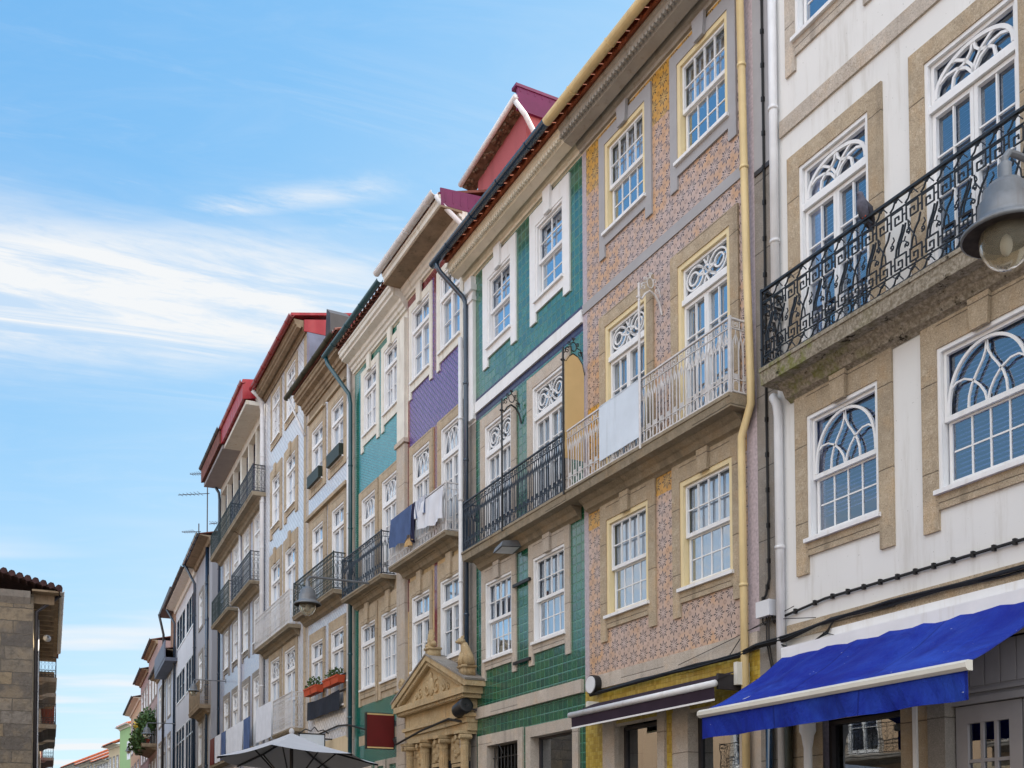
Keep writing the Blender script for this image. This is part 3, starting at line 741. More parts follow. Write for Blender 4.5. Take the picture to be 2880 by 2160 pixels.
def gutter(H, a, b, z, out, r=.075, mat='gutter_navy', dz=0, name='gutter'):
    mb = MB(); n = 9
    prof = [(-out+r*math.cos(PI+PI*j/(n-1)), z+r*math.sin(PI+PI*j/(n-1))) for j in range(n)]
    prof += [(-out+r*.86*math.cos(2*PI-PI*j/(n-1)), z+r*.86*math.sin(2*PI-PI*j/(n-1))) for j in range(n)]
    mb.sweep(prof, 0, b-a, dz=dz)
    for i in range(1, int((b-a)/1.1)+1):
        q = i*1.1-.3
        if q < b-a: mb.sweep([(-out+(r+.012)*math.cos(PI+PI*j/8), z+(r+.012)*math.sin(PI+PI*j/8)) for j in range(9)]+[(-out+r*math.cos(2*PI-PI*j/8), z+r*math.sin(2*PI-PI*j/8)) for j in range(9)], q, q+.03)
    return mb.build(name, mat, H.e, (H.x(a), 0, 0), smooth=False)
def downpipe(H, pts, r=.05, mat='gutter_white', clips=True, name='downpipe'):
    """pts: (s, out, z)"""
    P = [(H.x(s_), -o, z) for s_, o, z in pts]; mb = MB().tube(P, r, 10)
    if clips:
        for (p, q) in zip(P, P[1:]):
            if abs(p[2]-q[2]) > 1.6:
                k = int(abs(p[2]-q[2])/1.7)
                for i in range(1, k+1):
                    t = i/(k+1); c = Vector(p).lerp(Vector(q), t); mb.tube([c+Vector((0, 0, -.02)), c+Vector((0, 0, .02))], r*1.18, 10)
    return mb.build(name, mat, H.e, smooth=True)
def slab_box(H, name, a, b, y0, y1, z0, z1, mat, parent=None):
    return MB().box(H.x(a), H.x(b), y0, y1, z0, z1).build(name, mat, parent or H.e)

# ================================================================== the setting
def sheet(name, pts, z, mat):
    o = MB().add([(x, y, z) for x, y in pts], [tuple(range(len(pts)))]).build(name, mat); o['kind'] = 'structure'; return o
sheet('ground', [(-900, -300), (900, -300), (900, 1500), (-900, 1500)], 0, 'asphalt')
sheet('street', [(-60, -30), (12, -30), (9.5, 5), (-1, 24), (-12, 48), (-45, 118), (-52, 118), (-26, 56), (-22, 38), (-60, 36)], .004, 'paving')

SUR = dict(side=.18, head=.22, sill=.19, leg=.38)
def S(**k): d = dict(SUR); d.update(k); return d

# ------------------------------------------------------------------ white corner house
H = House('white_house', 'white plastered house with a black ornate balcony and gothic arched windows', 'A', 1.42, 8.6)
for i, (a, b) in enumerate(((2.33, 3.44), (4.235, 5.345), (6.14, 7.25))):
    window(H, (a, b), 5.25, 6.75, 'gothic', sur=S(side=.20, head=.44, leg=.40, key=.42), surm='granite', inner='blindup' if i == 0 else 'blind', join='paint_white', glassm='deep_glass')
for a, b in ((2.255, 3.36), (4.14, 5.26), (6.03, 7.13)):
    window(H, (a, b), 7.41, 9.85, 'fan', tr=.52, sur=S(side=.20, head=.21, sill=0, leg=0), surm='granite', inner='blind', sill=False, glassm='deep_glass')
for a, b in ((2.22, 3.32), (4.1, 5.2), (5.98, 7.08)):
    window(H, (a, b), 11.48, 12.95, 'sash2', sur=S(side=.17, head=.2, sill=.21, leg=.39), surm='granite_pale', inner='dark', glassm='deep_glass')
H.open.append((H.x(2.5), H.x(3.66), .5, 3.06)); H.open.append((H.x(4.27), H.x(6.6), 0, 3.62))
def zone(x, z):
    if z > 10.26 and x < 1.81: return 4
    if x < 1.81: return 1
    if z < 4.0: return 2
    return 0
H.wall(14.2, ('plaster_white', 'granite_grey', 'granite', 'granite_warm', 'painted_grey'), zone, breaks_x=(1.81,), breaks_z=(4.0, 10.26), depth=8)
slab_box(H, 'string_course', 1.93, 8.6, -.03, .0, 10.405, 10.61, 'granite_pale')
slab_box(H, 'stone_ledge', 1.95, 8.6, -.03, .0, 4.115, 4.29, 'granite')
slab_box(H, 'fascia', 2.72, 8.6, -.07, .0, 3.90, 4.11, 'paint_white')
slab_box(H, 'ledge_trim', 1.44, 1.80, -.02, 0, 10.20, 10.26, 'gutter_dark')
bal = balcony(H, 1.93, 8.4, 7.41, .37, .20, 'ornate', 'iron_black', .97, 'balcony_moss', (True, True))
downpipe(H, [(1.87, .07, 14.2), (1.87, .07, 7.42)], .055, 'gutter_white')
downpipe(H, [(1.78, .05, 7.17), (1.84, .10, 7.16), (1.89, .09, 7.05), (1.89, .07, 6.9), (1.89, .07, 2.0)], .055, 'gutter_white')
downpipe(H, [(1.66, .07, 3.7), (1.66, .07, 0)], .05, 'gutter_navy'); downpipe(H, [(2.0, .07, 3.7), (2.0, .07, 0)], .05, 'gutter_olive')
# shop window, its white post and the door with leaded lights
mb = MB(); ring(mb, 2.5-1.42, 3.66-1.42, .5, 3.06, .045, .1, .2); o = mb.build('shop_window', 'gutter_dark', H.e)
MB().quad((1.10, .16, .52), (2.22, .16, .52), (2.22, .16, 3.04), (1.10, .16, 3.04)).build('pane', 'shop_glass', o)
mb = MB().lathe([(.05, 0), (.05, 2.75), (.06, 2.8), (.075, 2.9), (.10, 2.95), (.10, 3.06)], (H.x(2.36), -.10, 0), 12); mb.build('post', 'paint_white', H.e, smooth=True)
slab_box(H, 'conduit', 3.845, 3.895, -.03, 0, 0, 3.9, 'paint_white')
slab_box(H, 'door_jamb', 4.05, 4.27, -.04, .2, 0, 3.9, 'granite_grey')
mb = MB(); mb.box(H.x(4.27), H.x(6.6), .10, .14, 3.09, 3.62); mb.box(H.x(4.27), H.x(6.6), .05, .16, 3.02, 3.09)
for i in range(13): mb.box(H.x(4.30+i*.18), H.x(4.30+i*.18)+.16, .088, .10, 3.20, 3.62)
mb.box(H.x(4.27), H.x(6.6), .06, .10, 3.13, 3.16); mb.build('door_panel', 'wood_grey', H.e)
for a in (4.29, 5.07, 5.85):
    mb = MB(); x = H.x(a); ring(mb, x, x+.76, .02, 3.01, .14, .10, .16, tb=.9, tt=.18); bars(mb, x+.14, x+.62, .92, 2.83, 3, 5, .035, .11, .15)
    o = mb.build('glazed_door', 'wood_grey', H.e); MB().quad((x+.1, .135, .9), (x+.66, .135, .9), (x+.66, .135, 2.9), (x+.1, .135, 2.9)).build('pane', 'shop_glass', o)

# ------------------------------------------------------------------ star tile house
H = House('star_tile_house', 'house covered in pink and ochre star patterned tiles with cream gutter', 'A', -2.83, 1.42)
for a, b in ((-2.13, -.985), (-.205, .945)):
    window(H, (a, b), 5.21, 6.74, 'sash4', sur=S(head=.46, leg=.385, key=.46), cas=.07, casm='paint_cream', inner='curtain')
    window(H, (a+.0, b), 7.36, 9.84, 'swirl', tr=.55, sur=S(side=.17, head=.21, sill=0, leg=0), cas=.07, casm='paint_cream', inner='lower', sill=False)
    window(H, (a+.02, b), 11.34, 12.79, 'sash4', sur=S(side=.165, head=.19, sill=.185, leg=.37, key=.30), surm='painted_grey', cas=.07, casm='paint_cream', inner='half', seed=5)
H.open += [(H.x(-1.92), H.x(-.78), .5, 3.45), (H.x(-.05), H.x(1.05), .5, 3.45)]
def zone(x, z):
    if z > 13.06: return 2
    if z < 4.12: return 3 if (x < -2.3 or -.60 < x < -.47 or z > 3.5) else 4
    if x < -2.70 or x > 1.22: return 1
    if z > 12.28 and (x < -2.29 or -.84 < x < -.36 or x > 1.1) or z > 12.98 or 7.3 < z < 8.72 and x < -2.3 or 6.72 < z < 7.3: return 5
    return 0
H.wall(13.5, ('star_tile', 'lilac_border', 'cornice_cream', 'yellow_tile', 'granite_pale', 'ochre_tile'), zone, breaks_x=(-2.70, 1.22, -2.3, -.60, -.47, -2.29, -.84, -.36, 1.1), breaks_z=(13.06, 4.12, 3.5, 12.28, 12.98, 7.3, 8.72, 6.72))
slab_box(H, 'string_course', -2.82, 1.3, -.02, 0, 10.355, 10.51, 'painted_grey')
slab_box(H, 'stone_ledge', -2.55, 1.42, -.04, 0, 4.10, 4.325, 'granite_pale')
balcony(H, -2.775, 1.36, 7.36, .37, .17, 'lancet', 'iron_white', .98, 'slab_stone', (False, True))
cornice(H, -2.83, 1.42, 13.08, 13.40, .45, 'cornice_grey', beads=.085)
roof(H, -2.83, 1.5, 13.40, .50, per=.24); gutter(H, -2.86, 1.5, 13.46, .65, .085, 'gutter_cream')
downpipe(H, [(1.27, .62, 13.45), (1.29, .10, 13.1), (1.36, .09, 9.0), (1.41, .09, 7.55), (1.41, .09, 7.25), (1.22, .09, 6.88), (1.22, .09, 6.6), (1.25, .09, 0)], .052, 'gutter_cream')
for a, b in ((-1.92, -.78), (-.05, 1.05)):
    x0, x1 = H.x(a), H.x(b); mb = MB(); ring(mb, x0, x1, .5, 3.45, .05, .14, .22); o = mb.build('shop_window', 'gutter_dark', H.e)
    MB().quad((x0, .18, .5), (x1, .18, .5), (x1, .18, 3.45), (x0, .18, 3.45)).build('pane', 'shop_glass', o)
    mb = MB(); mb.box(x0-.34, x0, -.04, .2, 0, 3.6); mb.box(x1, x1+.17, -.04, .2, 0, 3.6); mb.build('jamb', 'granite_pale', H.e)

# ------------------------------------------------------------------ green tile house
H = House('green_tile_house', 'house in glazed green square tiles with white upper windows and navy gutter', 'A', -7.33, -2.83)
for i, (a, b) in enumerate(((-6.51, -5.385), (-4.555, -3.435))):
    window(H, (a, b), 5.215, 6.73, 'sash4', sur=S(side=.17, head=.46, leg=.39, key=.46), surm='granite_pale', inner='lower' if i else 'curtain')
    window(H, (a+.0, b), 7.36, 9.81, 'swirl', tr=.57, sur=S(side=.20, head=.22, sill=0, leg=0), surm='granite_pale', inner='sides', sill=False)
    window(H, (a+.15, b), 11.33, 12.70, 'sash2', sur=S(side=.22, head=.30, sill=.20, leg=.37, key=.42), surm='paint_white', inner='curtain' if i == 0 else 'half', seed=2)
H.open += [(H.x(-6.43), H.x(-5.15), 0, 3.55), (H.x(-4.66), H.x(-3.2), .6, 3.55)]
def zone(x, z):
    if z > 13.06: return 3
    if x < -6.95: return 2 if z > 10.1 else 4
    if 10.10 < z < 10.54: return 1
    return 0
H.wall(13.5, ('green_tile', 'navy_tile', 'paint_white', 'cornice_cream', 'granite_grey'), zone, breaks_x=(-6.95,), breaks_z=(13.06, 10.1, 10.54))
slab_box(H, 'string_course', -6.93, -2.83, -.035, 0, 10.24, 10.455, 'paint_white')
slab_box(H, 'stone_ledge', -7.0, -2.87, -.06, 0, 4.115, 4.335, 'granite_pale')
mb = MB(); mb.box(0, .38, -.07, 0, 10.15, 12.75); mb.box(-.03, .41, -.10, 0, 12.55, 12.63); mb.box(-.05, .43, -.13, 0, 12.75, 12.86); mb.box(.03, .35, -.09, 0, 12.86, 13.06)
mb.build('pilaster', 'paint_white', H.e)
balcony(H, -6.80, -2.78, 7.36, .37, .17, 'lancet', 'iron_navy', .98, 'slab_stone', (True, False))
cornice(H, -7.38, -2.83, 13.08, 13.40, .44, 'cornice_cream', beads=.085)
roof(H, -7.36, -2.83, 13.40, .50, per=.24); gutter(H, -7.62, -2.87, 13.46, .65, .085, 'gutter_navy', dz=.0)
downpipe(H, [(-7.42, .65, 13.42), (-7.42, .63, 13.32), (-7.40, .58, 13.22), (-7.22, .16, 12.72), (-7.19, .11, 12.60), (-7.19, .11, 12.5), (-7.19, .11, 0)], .05, 'gutter_navy')
for nm, a, b, z0, sd, hd in (('door_surround', -6.43, -5.15, 0, (.40, .18), .22), ('window_surround', -4.66, -3.2, .6, (.18, .19), .2)):
    mb = MB(); x0, x1 = H.x(a), H.x(b); mb.box(x0-sd[0], x0, -.04, .2, 0, 3.55+hd); mb.box(x1, x1+sd[1], -.04, .2, 0, 3.55+hd); mb.box(x0, x1, -.04, .2, 3.55, 3.55+hd)
    if z0: mb.box(x0, x1, -.04, .2, z0-.2, z0)
    mb.build(nm, 'granite_pale', H.e)
x0, x1 = H.x(-4.66), H.x(-3.2); mb = MB(); ring(mb, x0, x1, .6, 3.55, .04, .14, .2); o = mb.build('shop_window', 'gutter_dark', H.e)
MB().quad((x0, .17, .6), (x1, .17, .6), (x1, .17, 3.55), (x0, .17, 3.55)).build('pane', 'shop_glass', o)
x0, x1 = H.x(-6.43), H.x(-5.15); mb = MB()
for i in range(9): mb.tube([(x0+.07+i*.14, .10, 0), (x0+.07+i*.14, .10, 3.5)], .012, 6)
for z in (.6, 1.4, 2.2, 2.95, 3.3): mb.box(x0, x1, .093, .107, z, z+.02)
mb.build('iron_gate', 'iron_black', H.e)
for z in (6.36, 4.93): MB().box(H.x(-5.26), H.x(-4.62), -.075, -.035, z, z+.055).build('iron_bracket', 'iron_black', H.e)
downpipe(H, [(-5.75, .03, 3.35), (-5.9, .02, 3.5), (-6.6, .02, 3.75)], .012, 'cable_black', False, 'cable')

# ------------------------------------------------------------------ maroon tile house, its field painted purple with reflected sky
H = House('maroon_tile_house', 'house with a maroon tiled field coloured purple for reflected sky, maroon strips and laundry on its balcony', 'A', -10.62, -7.335)
for i, (a, b) in enumerate(((-10.335, -9.29), (-8.71, -7.65))):
    window(H, (a, b), 5.56, 7.26, 'case', tr=.53, sur=S(side=.14, head=.38, sill=.16, leg=.16, key=.5), surm='granite', inner='half', seed=i)
    window(H, (a+.05, b), 8.04, 10.54, 'lancet', tr=.66, sur=S(side=.19, head=.22, sill=0, leg=0), surm='granite', inner='sides', sill=False)
    window(H, (a-.02, b), 12.22, 13.88, 'case', tr=.51, sur=S(side=.15, head=.17, sill=.21, leg=.36, key=.42), surm='paint_offwhite', inner='curtain')
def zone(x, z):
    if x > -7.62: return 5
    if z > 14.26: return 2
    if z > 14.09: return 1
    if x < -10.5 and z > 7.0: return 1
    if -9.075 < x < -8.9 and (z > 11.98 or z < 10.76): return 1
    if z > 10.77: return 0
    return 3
H.wall(14.75, ('sky_tinted_maroon', 'maroon_tile', 'cornice_cream', 'granite_warm', 'granite', 'paint_offwhite'), zone, breaks_x=(-7.62, -10.5, -9.075, -8.9), breaks_z=(14.26, 14.09, 11.98, 10.77, 7.0))
balcony(H, -10.83, -7.60, 8.04, .37, .10, 'lancet', 'iron_white', 1.0, 'slab_stone', (True, True), per=.17)
cornice(H, -10.66, -7.34, 14.30, 14.78, .62, 'cornice_white', flatsoffit=True)
MB().box(0, 3.3, -.60, -.12, 14.52, 14.56).build('soffit', 'cornice_brown', H.e)
roof(H, -10.7, -7.36, 14.79, .62, 'terracotta_dark', tiles=False); gutter(H, -10.82, -7.40, 14.86, .70, .085, 'gutter_white')
mb = MB(); x = H.x(-7.36); mb.add([(x, -.60, 14.92), (x, -.58, 14.57), (x, 1.9, 14.62), (x, 1.9, 15.12), (x+.03, -.60, 14.92), (x+.03, -.58, 14.57), (x+.03, 1.9, 14.62), (x+.03, 1.9, 15.12)], [(0, 1, 2, 3), (4, 7, 6, 5), (0, 4, 5, 1), (3, 2, 6, 7), (0, 3, 7, 4), (1, 5, 6, 2)])

for i in range(14): mb.box(x+.03, x+.036, -.5+i*.17, -.47+i*.17, 14.66, 14.90)
mb.build('side_cladding', 'sheet_plum', H.e)
downpipe(H, [(-7.42, .66, 14.78), (-7.38, .55, 14.62), (-7.33, -.35, 13.95), (-7.33, -.4, 13.6)], .05, 'gutter_white', False)
downpipe(H, [(-7.47, .10, 12.0), (-7.47, .10, 5.3), (-7.44, .12, 5.1), (-7.44, .10, 4.9), (-7.44, .10, 3.6)], .048, 'gutter_white')
# set-back attic storey with a dirty soffit and purple sheet trim
x0, x1 = H.x(-9.1), H.x(-6.50); mb = MB()
mb.box(x0+.35, x1, .92, 5.2, 14.6, 16.62); mb.build('attic', 'plaster_pink', H.e)
mb = MB(); mb.add([(x0, .70, 16.30), (x1+.05, .70, 16.58), (x1+.05, 1.0, 16.54), (x0, 1.0, 16.26), (x0, .70, 16.38), (x1+.05, .70, 16.66), (x1+.05, 1.0, 16.80), (x0, 1.0, 16.52)], [(0, 1, 2, 3), (4, 7, 6, 5), (0, 4, 5, 1), (3, 2, 6, 7), (0, 3, 7, 4), (1, 5, 6, 2)])
rq = random.Random(9)
for i in range(60):
    q = rq.uniform(.05, 2.6); mb.ball((x0+q, rq.uniform(.72, .97), 16.275+.106*q), rq.uniform(.03, .08), .04, rq.uniform(.015, .04), 4)
mb.build('attic_eave', 'debris', H.e)
mb = MB(); mb.tube([(x0-.02, .66, 16.36), (x1+.06, .66, 16.64)], .06, 8); mb.build('attic_gutter', 'gutter_white', H.e, smooth=True)
mb = MB(); mb.box(x1+.002, x1+.06, .70, 5.2, 16.40, 16.86); mb.box(x1-.12, x1+.08, .66, 5.2, 16.86, 16.92)
for i in range(26): mb.box(x1+.06, x1+.066, .75+i*.17, .78+i*.17, 16.78, 16.85)
mb.build('attic_trim', 'sheet_plum', H.e)
downpipe(H, [(-6.46, -.66, 16.55), (-6.40, -.85, 16.3), (-6.38, -1.7, 15.0), (-6.38, -1.8, 14.6)], .05, 'gutter_white', False)
# classical doorway
PC = H.x(-8.55); py = -.30; mb = MB()
mb.box(PC-1.62, PC+1.62, py+.06, 0, 4.24, 4.52); mb.box(PC-1.70, PC+1.70, py-.0, 0, 4.17, 4.24); mb.box(PC-1.64, PC+1.64, py+.05, 0, 4.06, 4.17); mb.box(PC-1.62, PC+1.62, py+.09, 0, 3.90, 4.058)
mb.box(PC-1.80, PC+1.80, py-.05, 0, 4.52, 4.60); mb.box(PC-1.88, PC+1.88, py-.13, 0, 4.60, 4.73)
for i in range(44): mb.box(PC-1.78+i*.082, PC-1.735+i*.082, py-.09, py-.05, 4.535, 4.598)
port = mb.build('doorway', 'portal_stone', H.e)
mb = MB().prism([(PC-1.70, 4.73), (PC+1.70, 4.73), (PC, 5.42)], py+.02, 0)
for q in (-1, 1):
    for sg, dx, r in ((1, .26, .17), (-1, .62, .12), (1, .86, .08)): mb.tube(at_y([(PC+q*(dx+.0)+px_-0, pz) for px_, pz in spiral(0, 4.98-.12*dx, r, 1.3, 1+dx, 12, q*sg)], py+.01), .02, 6)
mb.ball((PC, py, 4.98), .11, .05, .2, 8); mb.ball((PC, py, 5.2), .05, .04, .08, 6); mb.build('tympanum', 'portal_stone', port)
for q in (-1, 1):
    mb = MB(); pts = [(PC+q*1.92, 4.73), (PC, 5.52), (PC, 5.63), (PC+q*2.0, 4.83), (PC+q*2.0, 4.73)]
    mb.prism(pts, py-.13, 0, back=True); mb.prism([(PC+q*1.70, 4.735), (PC, 5.42), (PC, 5.515), (PC+q*1.88, 4.735)], py-.06, 0)
    n = 26
    for i in range(n):
        t = (i+.5)/n; cx = PC+q*1.74*(1-t); cz = 4.76+.70*t; mb.box(cx-.02, cx+.02, py-.10, py-.06, cz-.035, cz+.03)
    mb.build('raking_cornice', 'portal_stone', port)
    mb = MB(); mb.prism([(PC+q*2.01, 4.832), (PC, 5.632), (PC, 5.665), (PC+q*2.03, 4.87)], py-.15, 0, back=True); mb.build('pediment_capping', 'granite_grey', port)
for c, r in ((-1.45, .08), (-.58, .095), (.42, .095), (1.45, .08)):
    mb = MB(); x = PC+c; fl = []
    for i in range(32): a = 2*PI*i/32; fl.append((r*(1-.12*(i % 2))*math.cos(a), r*(1-.12*(i % 2))*math.sin(a)))
    vs = [(x+u, py+.10+v, z) for z in (0, 3.62) for u, v in fl]; mb.add(vs, [(i, (i+1) % 32, (i+1) % 32+32, i+32) for i in range(32)])
    mb.lathe([(r, 3.62), (r*1.1, 3.65), (r*1.05, 3.70), (r*1.35, 3.84), (r*1.4, 3.9)], (x, py+.1, 0), 16); mb.box(x-r*1.5, x+r*1.5, py-.08, 0, 3.84, 3.898)
    mb.tube([(x-r*1.25, py-.06, 3.78), (x-r*1.25, py+.2, 3.78)], .05, 8); mb.tube([(x+r*1.25, py-.06, 3.78), (x+r*1.25, py+.2, 3.78)], .05, 8)
    mb.build('column', 'portal_stone', port)
mb = MB(); mb.box(PC-1.3, PC-.7, py+.2, 0, 3.32, 3.88); mb.box(PC-.44, PC+.28, py+.2, 0, 3.40, 3.88); mb.box(PC+.56, PC+1.3, py+.2, 0, 3.32, 3.88)
for cx in (-1.0, -.08, .93):
    for j in range(9): mb.ball((PC+cx+.22*math.cos(j*.7), py+.19, 3.62+.17*math.sin(j*1.9)), .07, .04, .06, 5)
mb.build('carved_panel', 'portal_stone', port)
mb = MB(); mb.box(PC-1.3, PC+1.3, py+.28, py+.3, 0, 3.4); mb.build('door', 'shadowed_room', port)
mb = MB(); ring(mb, PC-1.25, PC-.75, 0, 3.3, .07, py+.2, py+.27); ring(mb, PC-.42, PC+.26, 0, 3.38, .08, py+.18, py+.27); ring(mb, PC+.6, PC+1.25, 0, 3.3, .07, py+.2, py+.27); mb.build('door_frame', 'portal_stone', port)
for nm, cx, z0 in (('acroterion', PC+.02, 5.64), ('statue', PC+1.72, 5.0), ('scroll_finial', PC-1.7, 4.95)):
    mb = MB(); mb.box(cx-.15, cx+.15, py-.12, py+.2, z0-.06, z0+.16); mb.box(cx-.19, cx+.19, py-.15, py+.22, z0+.14, z0+.20)
    if nm == 'acroterion':
        for j in range(9):
            a = math.radians(18+18*j); L_ = .42*(.75+.25*math.sin(a)); mb.tube([(cx, py+.02, z0+.22), (cx+L_*.5*math.cos(a)*.7, py-.03, z0+.22+L_*.6*math.sin(a)), (cx+L_*.75*math.cos(a), py-.01, z0+.22+L_*math.sin(a)*1.2)], [.05, .045, .02], 6)
        mb.ball((cx-.2, py-.02, z0+.28), .09, .08, .08, 7); mb.ball((cx+.2, py-.02, z0+.28), .09, .08, .08, 7)
    elif nm == 'statue':
        mb.tube([(cx+.1, py+.06, z0+.2), (cx+.08, py+.02, z0+.42), (cx+.0, py, z0+.62), (cx-.02, py-.04, z0+.78)], [.15, .15, .12, .085], 10)
        mb.ball((cx-.03, py-.1, z0+.83), .085, .11, .09, 8); mb.ball((cx-.04, py-.2, z0+.80), .045, .06, .04, 6)
        for q in (-.07, .05): mb.tube([(cx+q, py-.06, z0+.55), (cx+q-.02, py-.12, z0+.36), (cx+q-.02, py-.12, z0+.2)], [.06, .045, .05], 7)
        for q in (-.06, .03): mb.ball((cx+q, py-.07, z0+.93), .02, .03, .05, 5)
    else:
        mb.tube(at_y(spiral(cx, z0+.38, .17, 1.4, 0, 14), py), .06, 7); mb.tube([(cx+.15, py, z0+.38), (cx+.22, py, z0+.24)], .05, 6)
    mb.v = [(cx+(x_-cx)*.78, py+(y_-py)*.8, z0+(z_-z0)*.76) for x_, y_, z_ in mb.v]
    mb.build(nm, 'portal_stone', port, smooth=True)

# ------------------------------------------------------------------ jade tile house, its upper field painted with reflected sky blue
H = House('jade_tile_house', 'jade tiled house with a field tinted turquoise for reflected sky, dark blue balcony and granite pilaster', 'A', -14.38, -10.62)
for i, (a, b) in enumerate(((-13.83, -12.76), (-12.33, -11.27))):
    window(H, (a, b), 5.61, 7.27, 'casec', tr=.50, sur=S(side=.15, head=.42, sill=.22, leg=.41, key=.5), surm='granite', inner='curtain')
    window(H, (a+.04, b-.01), 8.04, 10.54, 'lancet', tr=.62, sur=S(side=.20, head=.22, sill=0, leg=0), surm='granite', inner='curtain', sill=False)
    window(H, (a+.18, b+.08), 12.15, 13.71, 'casec', tr=.47, sur=S(side=.19, head=.16, sill=.25, leg=.40, key=.40), surm='paint_offwhite', inner='curtain')
def zone(x, z):
    if x > -11.14: return 3 if z < 11 else 4
    if z > 14.05: return 2
    if x < -14.03: return 1
    if z > 13.88: return 1
    if z > 10.76: return 0
    if z < 5.22 and z > 4.45 or z < 4.2: return 1
    return 5
H.wall(14.5, ('sky_tinted_jade', 'jade_tile', 'cornice_cream', 'granite_pale', 'paint_offwhite', 'granite'), zone, breaks_x=(-11.14, -14.03), breaks_z=(11, 14.05, 13.88, 10.76, 5.22, 4.45, 4.2))
mb = MB(); mb.box(H.x(-11.14), H.x(-10.63), -.08, 0, 0, 10.95); mb.box(H.x(-11.2), H.x(-10.58), -.12, 0, 10.95, 11.05); mb.build('pilaster', 'granite_pale', H.e)
mb = MB(); mb.box(H.x(-11.12), H.x(-10.65), -.08, 0, 11.05, 13.9); mb.build('upper_pilaster', 'paint_offwhite', H.e)
balcony(H, -14.30, -11.38, 8.04, .37, .10, 'lancet', 'iron_navy', 1.03, 'slab_stone', (True, True), per=.17)
cornice(H, -14.4, -10.62, 14.08, 14.58, .46, 'cornice_white')
roof(H, -14.4, -10.62, 14.62, .46, 'terracotta_dark', per=.2); gutter(H, -15.15, -10.85, 14.76, .60, .08, 'gutter_teal')
downpipe(H, [(-15.05, .58, 14.68), (-15.0, .55, 14.5), (-14.45, .14, 13.55), (-14.42, .11, 13.3), (-14.42, .11, 0)], .055, 'gutter_teal')
for a in (-13.75, -12.75, -11.9):
    mb = MB(); x = H.x(a); ring(mb, x, x+.75, .3, 3.72, .14, -.04, .1); mb.build('shop_frame', 'granite_pale', H.e)
    MB().quad((x+.1, .05, .3), (x+.65, .05, .3), (x+.65, .05, 3.6), (x+.1, .05, 3.6)).build('shop_pane', 'shop_glass', H.e)

# ------------------------------------------------------------------ pearl tile house
H = House('pearl_tile_house', 'pale blue scale tiled house with granite hooded windows and dark green balcony', 'A', -18.83, -14.39)
for i, (a, b) in enumerate(((-18.24, -17.11), (-16.35, -15.22))):
    window(H, (a, b), 5.45, 7.58, 'case', tr=.52, sur=S(side=.2, head=.3, sill=.1, leg=0, ears=False), surm='granite', inner='lower', seed=3)
    window(H, (a+.05, b), 8.5, 10.97, 'case', tr=.55, sur=S(side=.33, head=.32, sill=0, leg=0), surm='granite', inner='curtain', sill=False)
    window(H, (a-.02, b-.05), 12.22, 13.89, 'case', tr=.5, sur=S(side=.27, head=.30, sill=.25, leg=.25, ears=False), surm='granite', inner='curtain')
    x = H.x(a); MB().box(x-.38, x+1.5, -.12, 0, 11.30, 11.40).build('window_hood', 'granite', H.e)
    MB().box(x-.28, x+1.35, -.10, 0, 14.2, 14.27).build('window_hood', 'granite', H.e)
    mb = MB(); mb.box(x-.03, x+1.1, -.16, -.03, 12.2, 12.54); o = mb.build('window_rail', 'iron_green', H.e)
def zone(x, z):
    if x < -18.62 or x > -14.95: return 1
    if z > 14.32: return 2
    if z < 4.6: return 3
    if z < 5.45: return 4
    return 0
H.wall(15.0, ('pearl_tile', 'granite_pale', 'cornice_brown', 'plaster_cream', 'ice_tile'), zone, breaks_x=(-18.62, -14.95), breaks_z=(14.32, 4.6, 5.45))
balcony(H, -18.95, -15.05, 8.5, .37, .12, 'bars', 'iron_green', 1.0, 'slab_stone', (True, True), per=.13)
cornice(H, -18.85, -14.45, 14.62, 15.14, .42, 'cornice_brown')
roof(H, -18.85, -14.45, 15.16, .46, 'terracotta_dark', per=.2); gutter(H, -19.35, -14.7, 15.27, .5, .085, 'gutter_olive')
downpipe(H, [(-19.1, .48, 15.15), (-18.95, .15, 14.3), (-18.8, .08, 14.0)], .035, 'gutter_white', False)
downpipe(H, [(-14.66, .08, 14.9), (-14.66, .08, 4.5)], .05, 'gutter_white')
mb = MB(); x = H.x(-17.3); mb.box(x-.28, x+.28, .25, .85, 15.3, 16.35); mb.prism([(x-.36, 16.35), (x+.36, 16.35), (x+.30, 16.5), (x+.15, 16.5), (x+.1, 17.1), (x-.22, 17.35), (x-.3, 16.9)], .2, .8, back=True); mb.build('chimney_cowl', 'gutter_dark', H.e)

# ------------------------------------------------------------------ ice blue house with the red roof (line B)
H = House('ice_tile_house', 'tall ice blue tiled house with a red metal roof and white balconies', 'B', -5.55, -.02)
for i, (a, b) in enumerate(((-4.60, -3.30), (-2.60, -1.22))):
    window(H, (a, b), 5.25, 7.9, 'halfsun', tr=.68, sur=S(side=.25, head=.35, sill=0, leg=0), surm='granite', inner='lower', sill=False)
    window(H, (a, b), 8.42, 11.13, 'case', tr=.6, sur=S(side=.22, head=.40, sill=0, leg=0, key=.5), surm='granite', inner='curtain', sill=False)
    window(H, (a+.12, b-.08), 12.43, 14.08, 'case', tr=.45, sur=S(side=.28, head=.34, sill=.2, leg=.36, key=.4), surm='granite', inner='half')
    window(H, (a+.10, b-.08), 15.36, 16.97, 'french3', tr=.42, sur=S(side=.22, head=.15, sill=.2, leg=.2), surm='granite', inner='curtain')
def zone(x, z):
    if z > 17.3: return 1
    if z < 4.6: return 2
    if x > -.35: return 2
    return 0
H.wall(17.5, ('ice_tile', 'cornice_brown', 'granite'), zone, breaks_x=(-.35,), breaks_z=(17.3, 4.6))
balcony(H, -5.5, -.62, 8.42, .37, .12, 'bars', 'iron_white', 1.05, 'slab_stone', (True, True), per=.12)
